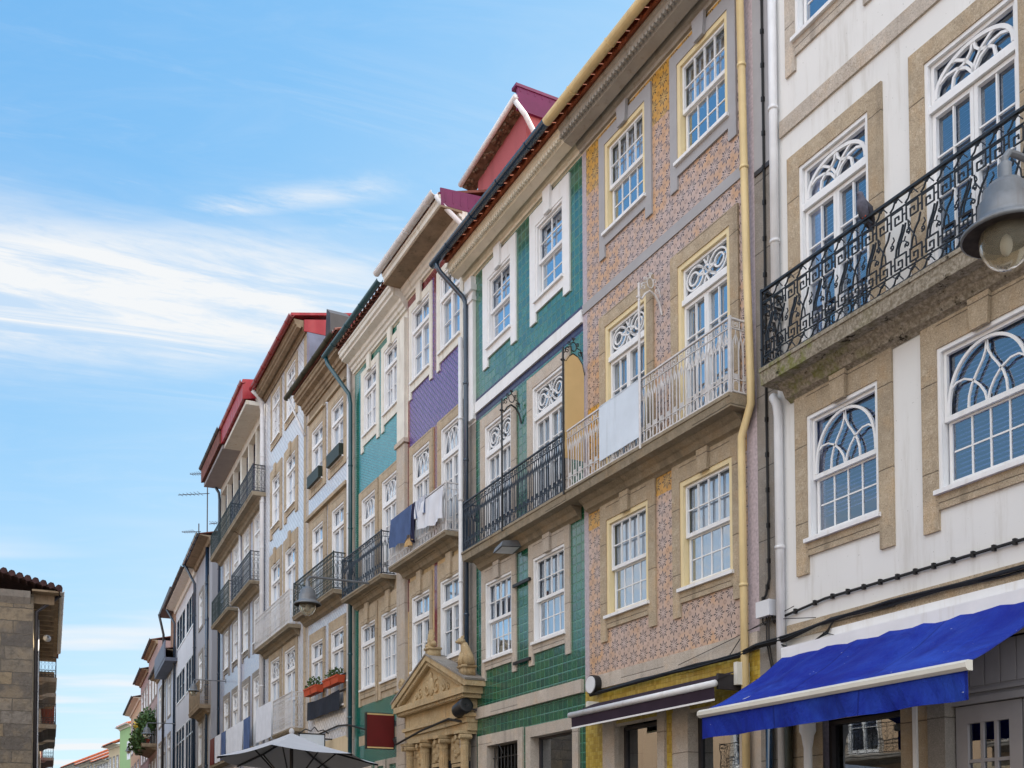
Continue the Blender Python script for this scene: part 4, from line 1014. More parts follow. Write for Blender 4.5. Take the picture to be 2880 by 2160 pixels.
balcony(H, -2.7, -.25, 5.2, .37, .10, 'bars', 'iron_white', 1.1, 'slab_stone', (True, True), per=.12, moulding=False)
cornice(H, -5.6, -.02, 17.2, 17.55, .40, 'cornice_brown'); gutter(H, -5.6, .15, 17.6, .5, .09, 'gutter_red')
mb = MB(); L_ = 5.6; mb.add([(0, -.5, 17.6), (L_, -.5, 17.6), (L_, 5.6, 18.9), (0, 5.6, 18.9), (0, -.5, 17.68), (L_, -.5, 17.68), (L_, 5.6, 18.98), (0, 5.6, 18.98)], [(0, 1, 2, 3), (4, 7, 6, 5), (0, 4, 5, 1), (1, 5, 6, 2), (2, 6, 7, 3), (3, 7, 4, 0)]); mb.build('roof', 'sheet_red', H.e)
x = H.x(-.0); mb = MB(); mb.add([(x, -.1, 17.55), (x, -.1, 17.2), (x, 5.5, 17.2), (x, 5.5, 18.7), (x+.05, -.1, 17.55), (x+.05, -.1, 17.2), (x+.05, 5.5, 17.2), (x+.05, 5.5, 18.7)], [(0, 3, 2, 1), (4, 5, 6, 7), (0, 4, 7, 3), (1, 2, 6, 5), (0, 1, 5, 4)]); mb.build('side_cladding', 'sheet_red', H.e)
mb = MB(); mb.box(x+.005, x+.045, 0, 6, 13, 17.19); mb.build('side_wall', 'sheet_greyblue', H.e)
downpipe(H, [(-5.45, .5, 17.5), (-5.5, .3, 17.35), (-5.62, .1, 17.2), (-5.62, .09, 16.9), (-5.62, .09, 4)], .07, 'gutter_white')

# ------------------------------------------------------------------ two gallery houses (line C)
def gallery(name, label, s0, s1, cols, zg, gmat, rmat, dark, uy):
    H = House(name, label, 'C', s0, s1)
    for i, (a, b) in enumerate(cols):
        window(H, (a, b), 5.2, 7.75, 'halfsun', tr=.65, sur=S(side=.2, head=.22, sill=0, leg=0), surm='granite_grey', inner='half', sill=False, seed=i)
        window(H, (a, b-.1), 9.03, 10.58, 'sash4', sur=S(side=.2, head=.2, sill=.2, leg=.35), surm='granite_grey', inner='half' if i else 'curtain')
        window(H, (a, b), 11.0, 13.62, 'swirl', tr=.6, sur=S(side=.22, head=.24, sill=0, leg=0), surm='granite_pale', inner='curtain', sill=False)
    def zone(x, z): return 1 if z < 4.4 else 0
    H.open.append((.15, H.w-.12, 14.9, 17.0)); H.open.append((.15, H.w-.12, 14.05, 14.9))
    H.wall(17.6, ('bluewhite_tile', 'granite_grey'), zone, breaks_z=(4.4,))
    balcony(H, s0+.3, s1-.38, 11.02, .42, .12, 'bars', rmat, 1.05, 'slab_stone', (True, True), per=.14)
    balcony(H, s0+.1, s1+.2, 14.0, .45, .14, 'bars', rmat, .95, 'slab_stone', (True, True), per=.14, name='upper_balcony')
    mb = MB(); n = 3
    for i in range(n+1):
        x = .1+(H.w-.2)*i/n; mb.box(x-.08, x+.08, -.02, .16, 14.0, 17.1)
    mb.box(0, H.w, -.03, .18, 16.8, 17.1); mb.build('gallery_posts', 'paint_offwhite', H.e)
    mb = MB(); mb.box(.1, H.w-.1, .9, .98, 14.0, 16.9)
    for z in (14.9, 15.4, 16.0, 16.5): mb.box(.1, H.w-.1, .86, .90, z, z+.05)
    mb.build('gallery_back', dark, H.e)
    MB().box(0, H.w, -uy+.12, 0, 17.1, 17.24).build('soffit', 'cornice_white' if rmat != 'iron_green' else 'wood_grey', H.e)
    gutter(H, s0-.05, s1+.05, zg, uy, .10, gmat)
    mb = MB(); mb.add([(0, -uy, 17.26), (H.w, -uy, 17.26), (H.w, 6, 18.7), (0, 6, 18.7), (0, -uy, zg+.06), (H.w, -uy, zg+.06), (H.w, 6, 18.9), (0, 6, 18.9)], [(0, 1, 2, 3), (4, 7, 6, 5), (0, 4, 5, 1), (1, 5, 6, 2), (2, 6, 7, 3), (3, 7, 4, 0)]); mb.build('roof', 'sheet_red' if gmat == 'gutter_red' else 'terracotta_dark', H.e)
    return H
H = gallery('red_eaves_house', 'blue tiled house with an open top gallery under a red gutter', -4.62, -.12, ((-4.02, -2.85), (-1.92, -.75)), 17.9, 'gutter_red', 'iron_navy', 'wood_board', .78)
downpipe(H, [(-.25, .7, 17.85), (-.2, .2, 17.3), (-.14, .1, 17.0), (-.14, .09, 3)], .07, 'gutter_white')
downpipe(H, [(-4.5, .06, 13.9), (-4.5, .06, 3)], .06, 'gutter_white')
H = gallery('dark_eaves_house', 'blue tiled house with an open top gallery under a dark wooden eave', -9.42, -4.63, ((-8.30, -7.17), (-6.25, -5.05)), 17.9, 'gutter_dark', 'iron_green', 'wood_grey', .85)
downpipe(H, [(-9.2, .8, 17.85), (-9.3, .12, 16.9), (-9.3, .09, 16.6), (-9.3, .09, 3)], .06, 'gutter_navy')
slab_box(H, 'low_balcony', -9.6, -.4+0, -.4, 0, 5.0, 5.15, 'slab_stone')

# ------------------------------------------------------------------ simpler houses farther along the street
def far_house(name, label, line, s0, s1, zt, wall, wins, out=.5, gut='gutter_dark', sof='cornice_white', roofm='terracotta_dark', sur=None, surm='granite_grey', stone='granite_grey', rise=1.4, join='paint_white', extra=None, cat='house', group='terraced houses along the street'):
    H = House(name, label, line, s0, s1, cat, group)
    for a, b, z0, z1, kind, inner in wins:
        window(H, (a, b), z0, z1, kind, tr=(z1-z0)*.25, sur=sur or S(side=.18, head=.2, sill=.15, leg=.15), surm=surm, inner=inner, join=join, sill=False)
    H.wall(zt, (wall, stone), lambda x, z: 1 if z < 4.2 else 0, breaks_z=(4.2,))
    MB().sweep([(0, zt-.25), (-.1, zt-.25), (-.16, zt-.08), (-out, zt-.03), (-out, zt), (0, zt)], 0, H.w).build('cornice', sof, H.e)
    roof(H, s0, s1, zt+.01, out, roofm, rise=rise, tiles=False); gutter(H, s0-.05, s1+.05, zt+.1, out+.08, .09, gut)
    return H
def grid(cols, rows, kind='case', inner='curtain'):
    return [(a, b, z0, z1, kind, inner) for z0, z1 in rows for a, b in cols]
H = far_house('grey_house', 'narrow grey plastered house with small stone framed windows', 'D', -6.25, -.35, 15.75, 'plaster_grey', grid(((-4.98, -3.6), (-2.75, -1.5)), ((12.36, 14.0), (9.3, 11.0), (5.6, 7.6)), 'case', 'dark'), .55, 'gutter_navy', 'cornice_brown')
balcony(H, -4.7, -.6, 8.1, .5, .18, 'bars', 'cornice_brown', 1.1, 'cornice_brown', (True, True), per=.1)
downpipe(H, [(-1.5, .08, 15.5), (-1.5, .08, 2)], .08, 'gutter_navy'); downpipe(H, [(-6.1, .6, 15.8), (-6.2, .1, 14.9), (-6.2, .08, 2)], .07, 'gutter_navy')
w3 = [-15.5, -14.05, -12.6, -11.15]; w4 = [-10.5, -9.3, -8.1, -6.9]
cols = list(zip(w3, [v+1.38 for v in w3[:3]]))+list(zip(w4, [v+1.14 for v in w4[:3]]))
H = far_house('long_white_house', 'long pale house with three rows of wide glazed windows', 'D', -16.3, -6.27, 15.7, 'plaster_pale', grid(cols, ((13.15, 14.78), (9.98, 11.55)), 'sash2', 'half')+grid(cols, ((5.3, 8.35),), 'case', 'dark'), .6, 'gutter_dark', 'cornice_white', sur=dict(side=.04, head=.05, sill=.08, leg=.0, ears=False), surm='paint_white', join='gutter_navy')
downpipe(H, [(-16.2, .6, 15.8), (-16.25, .1, 14.9), (-16.25, .08, 3)], .07, 'gutter_navy')
MB().box(.2, 9.6, -.9, 0, 4.6, 5.0).build('shop_canopy', 'gutter_dark', H.e)
H = far_house('blue_balcony_house', 'pale house with a solid blue balcony front and brick attic', 'E', -12.9, -.25, 13.4, 'plaster_blue', grid(((-11.5, -9.6), (-8.2, -6.4), (-4.8, -3.0)), ((9.9, 12.4), (5.8, 8.6)), 'case', 'half'), .5, 'gutter_dark', 'cornice_brown')
x = H.w; mb = MB(); mb.box(5.0, x-.4, .4, 5, 13.4, 16.9); mb.build('attic', 'brick_wall', H.e)
mb = MB(); mb.box(4.6, x-.1, -.35, 5.2, 16.9, 17.15); mb.build('attic_roof', 'gutter_dark', H.e)
mb = MB(); mb.box(6.5, x+1.2, -.7, 0, 12.5, 12.7); mb.box(6.5, x+1.2, -.72, -.66, 12.7, 13.7); mb.build('balcony', 'iron_front', H.e)
downpipe(H, [(-7.2, .4, 16.9), (-7.3, .1, 15.6), (-7.3, .1, 3)], .08, 'gutter_dark')
H = far_house('brown_house', 'weathered brown house with a balcony overgrown with plants', 'E', -21.5, -12.95, 16.3, 'plaster_rose', grid(((-20.4, -18.6), (-17.5, -15.8), (-14.8, -13.6)), ((12.6, 14.8), (8.9, 11.6), (5.2, 8.0)), 'case', 'dark'), .4, 'gutter_dark', 'cornice_brown')
balcony(H, -20.8, -13.2, 9.0, 1.0, .25, 'bars', 'iron_black', 1.0, 'cornice_brown', (True, True), per=.2)
H = far_house('narrow_rose_house', 'narrow rose house with a ragged tiled eave', 'E', -30.5, -21.55, 15.6, 'plaster_rose', grid(((-29.3, -27.4), (-26.2, -24.4), (-23.4, -22.1)), ((12.2, 14.4), (8.6, 11.0), (5.0, 7.6)), 'case', 'half'), .5, 'gutter_dark', 'cornice_brown', 'terracotta_dark')
H = far_house('orange_house', 'orange plastered house with a red tiled roof beyond the rose house', 'E', -44.5, -30.6, 14.6, 'plaster_orange', grid(((-43, -40.5), (-38.6, -36), (-34, -31.8)), ((10.6, 13.2), (6.2, 9.2)), 'case', 'half'), .6, 'gutter_dark', 'cornice_cream', 'terracotta_dark')
# houses closing the view where the street bends (line G)
def end_house(name, label, s0, s1, zt, wall, nw, back=0, roofm='terracotta', rows=((9.5, 12.2), (5.2, 8.2))):
    st = (s1-s0)/nw; cols = [(s0+st*(i+.28), s0+st*(i+.72)) for i in range(nw)]
    H = far_house(name, label, 'G', s0, s1, zt, wall, grid(cols, rows, 'case', 'half'), .7, 'gutter_dark', 'cornice_cream', roofm, rise=2.6, group='houses closing the far end of the street')
    if back:
        (x, y, z), rz = frame_at('G', s0, -back); H.e.location = (x, y, 0)
    n = int((s1-s0)/.5); mb = MB()
    for i in range(n): mb.tube([((i+.5)*(s1-s0)/n, -.72, zt+.10), ((i+.5)*(s1-s0)/n, 6, zt+.19+2.6*1.117)], .16, 6)
    mb.build('roof_tiles', 'terracotta', H.e)
    return H
H = far_house('green_house', 'pale green house end with red roof tiles at the bend', 'G', -2.2, 3.6, 15.3, 'plaster_green', [(1.8, 3.0, 11.6, 13.3, 'case', 'curtain'), (1.6, 2.9, 6.4, 8.6, 'case', 'half')], .4, 'gutter_white', 'cornice_cream', 'terracotta', rise=1.2, surm='paint_white', group='houses closing the far end of the street')
mb = MB()
for i in range(14): mb.tube([(.2+i*.41, -.42, 15.4), (.2+i*.41, 6, 16.75)], .15, 6)
mb.build('roof_tiles', 'terracotta', H.e)
end_house('cream_house', 'cream house with a wooden eave left of the green one', -8.2, -2.3, 13.6, 'plaster_cream', 3)
end_house('white_gabled_house', 'white house with two small dormers below the mauve house', -15.5, -8.3, 12.2, 'plaster_white', 4)
end_house('low_cream_house', 'low cream house under a long brown eave at the bend', -26.5, -15.6, 12.6, 'plaster_cream', 5)
end_house('mauve_house', 'mauve house with a long striped tile roof above its neighbours', -24.5, -6.5, 15.4, 'plaster_mauve', 7, back=9, rows=((12.9, 14.6), (5.2, 8.2)))
end_house('pale_blue_house', 'pale blue house at the far left end of the view', -37.5, -26.6, 13.0, 'plaster_blue', 5)

# ------------------------------------------------------------------ left side of the street
LINES['L'] = ((-17.437, 38.), (.4040, -.91476))         # the street fronts; handled below with outward side reversed
def left_house(name, label, y0, y1, zt, wall, out, gable=None, cat='house', eave='cornice_brown', roofm='terracotta_dark', wins=(), surm='granite_grey', balc=(), bm='iron_black'):
    """house on the left pavement, y0..y1 metres along from the corner of the stone house; its front faces right"""
    dx, dy = -.4040, .91476; px_, py_ = -17.437+dx*y1, 38+dy*y1
    H = House.__new__(House); H.s0 = 0; H.s1 = H.w = y1-y0; H.open = []; H.line = None
    o = D.objects.new(name, None); COL.objects.link(o); o.location = (px_+0, py_, 0)
    # local x runs from far to near is to the viewer's left here, so turn the frame: x from near (0) to far (w)
    o.location = (-17.437+dx*y0, 38+dy*y0, 0); o.rotation_euler = (0, 0, math.atan2(dy, dx)); o.empty_display_size = .3
    H.e = o; tag(o, label, cat, 'houses on the left side of the street')
    for a, b, z0, z1, kind, inner in wins: window(H, (a, b), z0, z1, kind, tr=(z1-z0)*.25, sur=S(side=.2, head=.25, sill=.2, leg=.2), surm=surm, inner=inner, sill=False)
    H.wall(zt, (wall, gable or wall), lambda x, z: 1 if x < -1 else 0, depth=16)
    for a, b, z in balc: balcony(H, a, b, z, .85, .2, 'bars', bm, 1.0, 'granite_grey', (True, True), per=.16)
    return H
W3 = lambda xs, rows, kind='case', inner='half': [(a, a+1.2, z0, z1, kind, inner) for a in xs for z0, z1 in rows]
H = left_house('stone_house', 'old house with a blank gable of large mixed stone blocks', 0, 13, 10.9, 'plaster_cream', .85, 'stone_blocks', wins=W3((2, 6, 10), ((6.6, 9.0), (2.6, 5.4))))
mb = MB(); mb.box(-.3, 13, -.85, .05, 10.95, 11.02)
for i in range(13): mb.box(.2+i, .36+i, -.7, .0, 10.6, 10.95)
mb.build('eave', 'cornice_brown', H.e)
mb = MB(); mb.add([(-.35, -.9, 11.02), (13, -.9, 11.02), (13, 8, 13.2), (-.35, 8, 13.2), (-.35, -.9, 11.12), (13, -.9, 11.12), (13, 8, 13.32), (-.35, 8, 13.32)], [(0, 1, 2, 3), (4, 7, 6, 5), (0, 4, 5, 1), (1, 5, 6, 2), (2, 6, 7, 3), (3, 7, 4, 0)])
n = 60
for i in range(34): mb.tube([(-.42, -.85+i*.26, 11.12+(i*.26)*.247), (.3, -.85+i*.26, 11.12+(i*.26)*.247)], .12, 7)
mb.build('roof', 'roof_aged', H.e)
mb = MB(); mb.prism([(-.001-0, 10.5), (-.16, 10.72), (-.22, 10.95), (0, 10.95)], .1, 8); mb.build('gable_cornice', 'granite_grey', H.e)
gutter(H, -.3, 13, 11.06, .95, .09, 'gutter_white'); downpipe(H, [(.3, .9, 11.0), (.25, .1, 10.3), (.25, .1, 0)], .07, 'gutter_dark'); downpipe(H, [(3.2, .12, 10.6), (3.2, .12, 0)], .06, 'gutter_white')
mb = MB(); mb.box(-.06, 0, 1.2, 2.6, 0, 3.3); mb.build('door_surround', 'granite_pale', H.e); mb = MB(); mb.box(-.08, -.06, 1.5, 2.3, 0, 3.0); mb.build('door', 'shutter_green', H.e)
mb = MB().lathe([(.02, 0), (.12, .03), (.14, .08), (.04, .25)], (0, 0, 0), 14); o = mb.build('horn_loudspeaker', 'plastic_white', None, smooth=True)
o.location = H.e.location+Matrix.Rotation(H.e.rotation_euler.z, 3, 'Z') @ Vector((1.2, -.45, 9.5)); o.rotation_euler = (math.radians(80), 0, .6); tag(o, 'pale round horn loudspeaker under the eave of the stone house', 'loudspeaker')
H = left_house('brick_topped_house', 'house with red brick under its eave and stacked iron balconies', 13.1, 24, 12.4, 'plaster_orange', 1, wins=W3((1.5, 5, 8.5), ((10.2, 12.0), (6.9, 9.3), (3.2, 5.9))), balc=((.4, 4.5, 9.9), (.2, 6, 7.6), (6, 10, 9.9)))
mb = MB(); mb.box(-.1, 11, -.9, 6, 12.4, 12.6); mb.build('eave', 'cornice_brown', H.e); roof_ = MB().box(-.2, 11, -1.0, 6, 12.61, 12.75).build('roof', 'terracotta', H.e)
H = left_house('cream_left_house', 'sunlit cream house behind the iron balconies on the left', 24.1, 40, 11.6, 'plaster_cream', 1, wins=W3((1.5, 5, 8.5, 12), ((8.6, 10.8), (4.9, 7.5))), balc=((.6, 5, 8.0),))
MB().box(-.1, 16, -.8, 6, 11.6, 11.8).build('eave', 'cornice_brown', H.e)
H = left_house('rose_left_house', 'rose coloured house farthest along the left pavement', 40.1, 66, 12.0, 'plaster_pink', 1, wins=W3((2, 7, 12, 17, 22), ((9, 11.2), (5, 8))), balc=((1, 8, 8.2), (12, 20, 8.2)))
MB().box(-.1, 26, -.9, 6, 12.0, 12.25).build('eave', 'terracotta', H.e)

# ------------------------------------------------------------------ the building across the square, seen only as a reflection in the glass
def opposite():
    (x, y, _), rz = frame_at('A', 15, 17); o = D.objects.new('opposite_building', None); COL.objects.link(o); o.location = (x, y, 0); o.rotation_euler = (0, 0, rz+PI)
    tag(o, 'sunlit stone building across the square, mirrored in the shop windows', 'building')
    H = House.__new__(House); H.s0 = 0; H.s1 = H.w = 42; H.open = []; H.line = None; H.e = o
    for i in range(13):
        for z0, z1 in ((4.6, 7.0), (8.2, 10.4)): window(H, (1+i*3, 2.3+i*3), z0, z1, 'case', tr=.6, sur=S(), surm='granite_pale', inner='half', sill=False)
    H.wall(11.6, ('plaster_orange', 'granite'), lambda x, z: 1 if z < 4 else 0, breaks_z=(4,), depth=9)
    for i in range(6): balcony(H, .6+i*6, 5.7+i*6, 4.55, .4, .14, 'bars', 'iron_black', 1.0, 'granite_grey', (True, True), per=.3)
    mb = MB(); mb.sweep([(-.6, 11.6), (-.6, 11.75), (4.5, 13.6), (9.5, 11.75), (9.5, 11.6)], -.3, 42.0); mb.build('roof', 'terracotta', H.e)
opposite()

# ================================================================== separate things on and in front of the fronts
HA = House.__new__(House); HA.line = 'A'
HB = House.__new__(House); HB.line = 'B'
HC = House.__new__(House); HC.line = 'C'
HD = House.__new__(House); HD.line = 'D'
HE = House.__new__(House); HE.line = 'E'
# blue awning
t = HA.thing('shop_awning', 2.05, 0, 0, 'wide bright blue awning with a white bar over the corner shop', 'awning', 'shop awnings')
L_ = 3.62; mb = MB(); n = 14; m = 24
for j in range(n+1):
    for i in range(m+1):
        q = j/n; sag = .05*math.sin(PI*q)*(1+.5*math.sin(i*.9))+.010*math.sin(i*2.1+3*q); mb.v.append((L_*i/m, -.1-1.3*q, 3.94-.79*q-sag+.006*math.sin(i*2.3+j)))
for j in range(n):
    for i in range(m): a = j*(m+1)+i; mb.f.append((a, a+1, a+m+2, a+m+1)); mb.m.append(0)
mb.build('canopy', 'awning_blue', t, smooth=True)
mb = MB()
for i in range(m): 
    f = lambda i, k: -1.40-.025*math.sin(i*1.3)*k
    mb.quad((L_*i/m, f(i, 0)-.01, 3.09), (L_*(i+1)/m, f(i+1, 0)-.01, 3.09), (L_*(i+1)/m, f(i+1, 1)-.01, 2.83+.004*math.sin(i+1)), (L_*i/m, f(i, 1)-.01, 2.83+.004*math.sin(i)))
mb.build('valance', 'awning_blue', t)
mb = MB().sweep([(-1.37, 3.075), (-1.43, 3.075), (-1.46, 3.10), (-1.46, 3.14), (-1.43, 3.165), (-1.37, 3.165)], -.03, L_+.02); mb.build('front_bar', 'awning_bar', t)
mb = MB().box(-.02, L_+.02, -.2, -.02, 3.84, 3.99); mb.build('cassette', 'paint_white', t)
mb = MB()
for x in (.25, L_-.25): mb.tube([(x, -.12, 3.75), (x+(.5 if x < 1 else -.5), -.75, 3.45), (x, -1.38, 3.10)], .03, 6)
mb.build('folding_arm', 'awning_bar', t)
# plum awning
t = HA.thing('shop_awning', -2.38, 0, 0, 'narrow plum brown awning with a white bar beneath the star tiles', 'awning', 'shop awnings')
L_ = 3.55; mb = MB().quad((0, -.12, 3.86), (L_, -.12, 3.86), (L_, -.52, 3.70), (0, -.52, 3.70)); mb.build('canopy', 'awning_plum', t)
mb = MB().quad((0, -.535, 3.62), (L_, -.535, 3.62), (L_, -.53, 3.46), (0, -.53, 3.46)); mb.build('valance', 'awning_plum', t)
mb = MB().tube([(-.05, -.535, 3.66), (L_+.02, -.535, 3.66)], .045, 10); mb.build('front_bar', 'gutter_white', t, smooth=True)
mb = MB().box(-.0, L_, -.54, -.528, 3.44, 3.465); mb.build('hem', 'paint_white', t)
for a_, b_, c_, d_ in ((-.08, 0, 3.55, 3.90), (L_, L_+.07, 3.66, 3.95)): MB().box(a_, b_, -.22, -.02, c_, d_).build('end_bracket', 'awning_bar', t)
mb = MB().box(L_-.06, L_-.02, -.45, -.05, 3.60, 3.80); mb.build('arm', 'gutter_dark', t)

# wall lamps on long arms
def lamp(line, s_, z, out, dia, label, first=None):
    (x, y, _), rz = frame_at(line, s_, out)
    t = D.objects.new('street_lamp', None); COL.objects.link(t); t.location = (x, y, z); t.rotation_euler = (0, 0, rz); t.scale = (dia/.65,)*3
    tag(t, label, 'street lamp', 'wall mounted street lamps along the street'); t.empty_display_size = .2
    if first is None:
        MB().lathe([(.04, .56), (.05, .55), (.05, .44), (.085, .41), (.12, .395), (.145, .355), (.165, .345), (.17, .26), (.20, .245), (.205, .13), (.215, .09), (.26, .065), (.325, .02), (.325, -.005), (.31, -.01)], n=32).build('housing', 'lamp_metal', t, smooth=True)
        MB().lathe([(.31, -.008), (.24, .01), (.17, .02), (.0, .03)], n=32).build('reflector', 'lamp_rust', t, smooth=True)
        MB().lathe([(.185, .015), (.195, -.03), (.19, -.09), (.165, -.155), (.12, -.215), (.07, -.25), (.001, -.268)], n=32).build('globe', 'lamp_glass', t, smooth=True)
        MB().ball((0, 0, -.08), .05, .05, .09, 8).build('bulb', 'plastic_white', t, smooth=True)
    else:
        for c in first.children:
            if c.name.startswith('arm'): continue
            k = c.copy(); COL.objects.link(k); k.parent = t
    g = out/(dia/.65)
    mb = MB().tube([(0, 0, .50), (0, 0, .60), (0, .05, .66), (0, .14, .67), (0, g, .68)], .028, 8); mb.box(-.07, .07, g-.02, g, .56, .80); mb.build('arm', 'lamp_metal', t, smooth=False)
    return t
la = lamp('A', 6.49, 6.26, 1.9, .65, 'large grey lamp with a clear glass bulb right in front of the black ornate balcony')
lamp('A', -12.2, 7.31, 1.9, .65, 'grey lamp hanging below the dark green and blue balconies', la)
lamp('C', -7.97, 8.06, 1.3, .47, 'grey lamp in front of the narrow grey house', la)
lamp('E', .116, 8.25, 1.6, .65, 'grey lamp on a straight arm below the overgrown balcony', la)
lamp('E', -25.9, 9.5, 1.2, .55, 'smallest dark lamp hanging before the green house', la)

# parasol in the street
t = D.objects.new('parasol', None); COL.objects.link(t); t.location = (-3.2, 15.2, 0); tag(t, 'pale grey cafe parasol with dark ribs standing in the street', 'parasol')
ex = [(.22, -2.24), (1.02, -.96), (1.15, .8), (.2, 2.3), (-1.05, 1.0), (-.9, -.64)]
ze = 2.88; za = 3.27; mb = MB(); N = 10
for k in range(6):
    (ax, ay), (bx, by) = ex[k], ex[(k+1) % 6]; o = len(mb.v)
    for j in range(N+1):
        for i in range(N+1):
            q = j/N; u = i/N; x = (ax*(1-u)+bx*u)*q; y = (ay*(1-u)+by*u)*q
            z = za-(za-ze)*q-.05*math.sin(PI*q)*.6-.05*math.sin(PI*u)*q*.6
            mb.v.append((x, y, z))
    for j in range(N):
        for i in range(N): a = o+j*(N+1)+i; mb.f.append((a, a+1, a+N+2, a+N+1)); mb.m.append(0)
mb.build('canopy', 'umbrella_cloth', t, smooth=True)
mb = MB()
for x, y in ex: mb.tube([(0, 0, za-.06), (x*.5, y*.5, (za+ze)/2-.07), (x, y, ze-.02)], .016, 5); mb.tube([(0, 0, 2.45), (x*.5, y*.5, (za+ze)/2-.08)], .012, 5)
mb.build('rib', 'iron_black', t)
MB().tube([(0, 0, .02), (0, 0, za)], .026, 10).build('pole', 'gutter_dark', t); MB().ball((0, 0, za+.02), .04, .04, .05, 6).build('finial', 'umbrella_cloth', t)
MB().lathe([(.35, 0), (.35, .05), (.05, .09), (.05, .3)], n=20).build('base', 'gutter_dark', t)

# sign boards, poles and brackets
def scroll_arm(t, z, reach, mat):
    mb = MB(); y0 = -.02
    pts = [(0, -.40, z-.10), (0, -.36, z-.12), (0, -.30, z-.03), (0, -.22, z+.03), (0, -.13, z-.01), (0, -.05, z-.12), (0, -.01, z-.28)]
    mb.tube(pts, .016, 6)
    def yz(sp): return [(0, a, b) for a, b in sp]
    mb.tube(yz(arc(-.21, z+.15, .055, 0, 360, 14, .075)[:-1]), .009, 5, closed=True)
    for cy, cz, r, sg in ((-.33, z+.07, .055, 1), (-.09, z+.06, .05, -1), (-.30, z+.20, .035, -1), (-.13, z+.19, .035, 1)): mb.tube(yz(spiral(cy, cz, r, 1.3, .8, 12, sg)), .008, 5)
    mb.tube([(0, -.38, z+.02), (0, -.34, z+.12), (0, -.27, z+.15)], .008, 5); mb.tube([(0, -.15, z+.14), (0, -.08, z+.12), (0, -.03, z-.02)], .008, 5)
    mb.tube([(0, -.21, z+.22), (0, -.21, z+.27)], .01, 5)
    for a in (-.03, 0, .03): mb.tube([(0, -.21, z+.25), (0, -.21+a, z+.30)], .010, 5)
    mb.ball((0, -.43, z-.11), .02, .03, .02, 5); mb.build('bracket', mat, t)
for s_, mat, lab, ban in ((-5.0, 'iron_black', 'bare black scrolled sign pole rising from the navy railing', 0), (-2.79, 'iron_black', 'black scrolled sign pole holding a plain beige banner', 1), (-.61, 'iron_white', 'white scrolled sign pole above the white railing', 0)):
    t = HA.thing('sign_pole', s_, 0, 0, lab, 'sign pole', 'scrolled sign poles on the balconies')
    MB().tube([(0, -.41, 7.3), (0, -.41, 9.72)], .018, 8).build('pole', mat, t); scroll_arm(t, 9.62, .4, mat)
    if ban:
        pts = [(-.385, 7.9), (-.02, 7.9), (-.02, 9.42), (-.06, 9.52), (-.13, 9.60), (-.22, 9.635), (-.31, 9.60), (-.385, 9.50)]
        mb = MB(); mb.add([(0, y, z) for y, z in pts]+[(.012, y, z) for y, z in pts], [tuple(range(len(pts))), tuple(range(2*len(pts)-1, len(pts)-1, -1))]+[(i, (i+1) % 8, (i+1) % 8+8, i+8) for i in range(8)]); mb.build('banner', 'sign_cream', t)
t = HA.thing('white_board', -1.71, .395, 7.45, 'blank white board tied to the white railing', 'board')
mb = MB(); n = 10
for i in range(n): mb.box(1.11*i/n, 1.11*(i+1)/n, -.012-.003*math.sin(i), .0, .03, .86)
mb.build('panel', 'board_white', t); MB().box(-.005, 1.115, -.018, .004, .86, .872).build('top_hem', 'board_white', t)
t = HA.thing('hanging_sign', -11.26, 0, 0, 'dark red square sign with cream edges sticking out beside the doorway', 'sign')
mb = MB().box(-.05, .05, -.78, -.12, 3.93, 4.67); mb.build('board', 'sign_red', t)
mb = MB().box(-.052, .052, -.77, -.13, 4.672, 4.705); mb.box(-.052, .052, -.77, -.13, 3.895, 3.928); mb.build('trim', 'sign_cream', t)
mb = MB().box(-.055, .055, -.80, -.10, 4.706, 4.72); mb.box(-.055, .055, -.80, -.782, 3.88, 4.706); mb.box(-.055, .055, -.118, -.10, 3.88, 4.706); mb.box(-.055, .055, -.782, -.118, 3.88, 3.894); mb.build('rim', 'iron_black', t)
mb = MB()
for z in (4.5, 4.1): mb.tube([(0, -.1, z), (0, 0, z)], .02, 6); mb.tube([(0, y_/20*-.1, z+.06*math.sin(y_)) for y_ in range(20)], .012, 5)
mb.build('bracket', 'lamp_metal', t)
t = HA.thing('hanging_sign', -16.3, 0, 0, 'small white sign with a dark scrolled crest behind the parasol', 'sign')
mb = MB().box(-.02, .02, -.95, -.2, 4.1, 4.72); mb.build('board', 'board_white', t)
mb = MB(); ring(mb, -.95, -.2, 4.08, 4.74, .03, -.03, .03); mb2 = MB(); mb2.add([(y, x, z) for x, y, z in mb.v], mb.f)
mb2.tube([(0, -.9, 4.75), (0, -.75, 4.85), (0, -.6, 4.80), (0, -.5, 4.92), (0, -.4, 4.80), (0, -.25, 4.85), (0, -.1, 4.75)], .018, 6); mb2.tube([(0, -.2, 4.6), (0, 0, 4.6)], .02, 6); mb2.build('frame', 'iron_black', t)
t = HA.thing('round_light_box', -2.42, 0, 4.17, 'round white light box with black rim at the corner of the ledge', 'lamp')
mb = MB().tube([(0, -.02, 0), (0, -.15, 0)], .155, 24); mb.build('rim', 'iron_black', t); mb = MB().tube([(0, -.149, 0), (0, -.165, 0)], .135, 24); mb.build('face', 'plastic_white', t)
t = HA.thing('floodlight', -5.0, .0, 7.05, 'grey floodlight fixed under the green house balcony', 'floodlight')
mb = MB(); mb.add([(x, y, z) for x, y, z in ((-.20, -.46, -.02), (.12, -.46, .04), (.12, -.10, .10), (-.20, -.10, .03), (-.24, -.48, -.10), (.10, -.48, -.05), (.13, -.08, -.02), (-.2, -.08, -.08))], [(0, 1, 2, 3), (4, 7, 6, 5), (0, 4, 5, 1), (1, 5, 6, 2), (2, 6, 7, 3), (3, 7, 4, 0)]); mb.build('housing', 'lamp_metal', t)
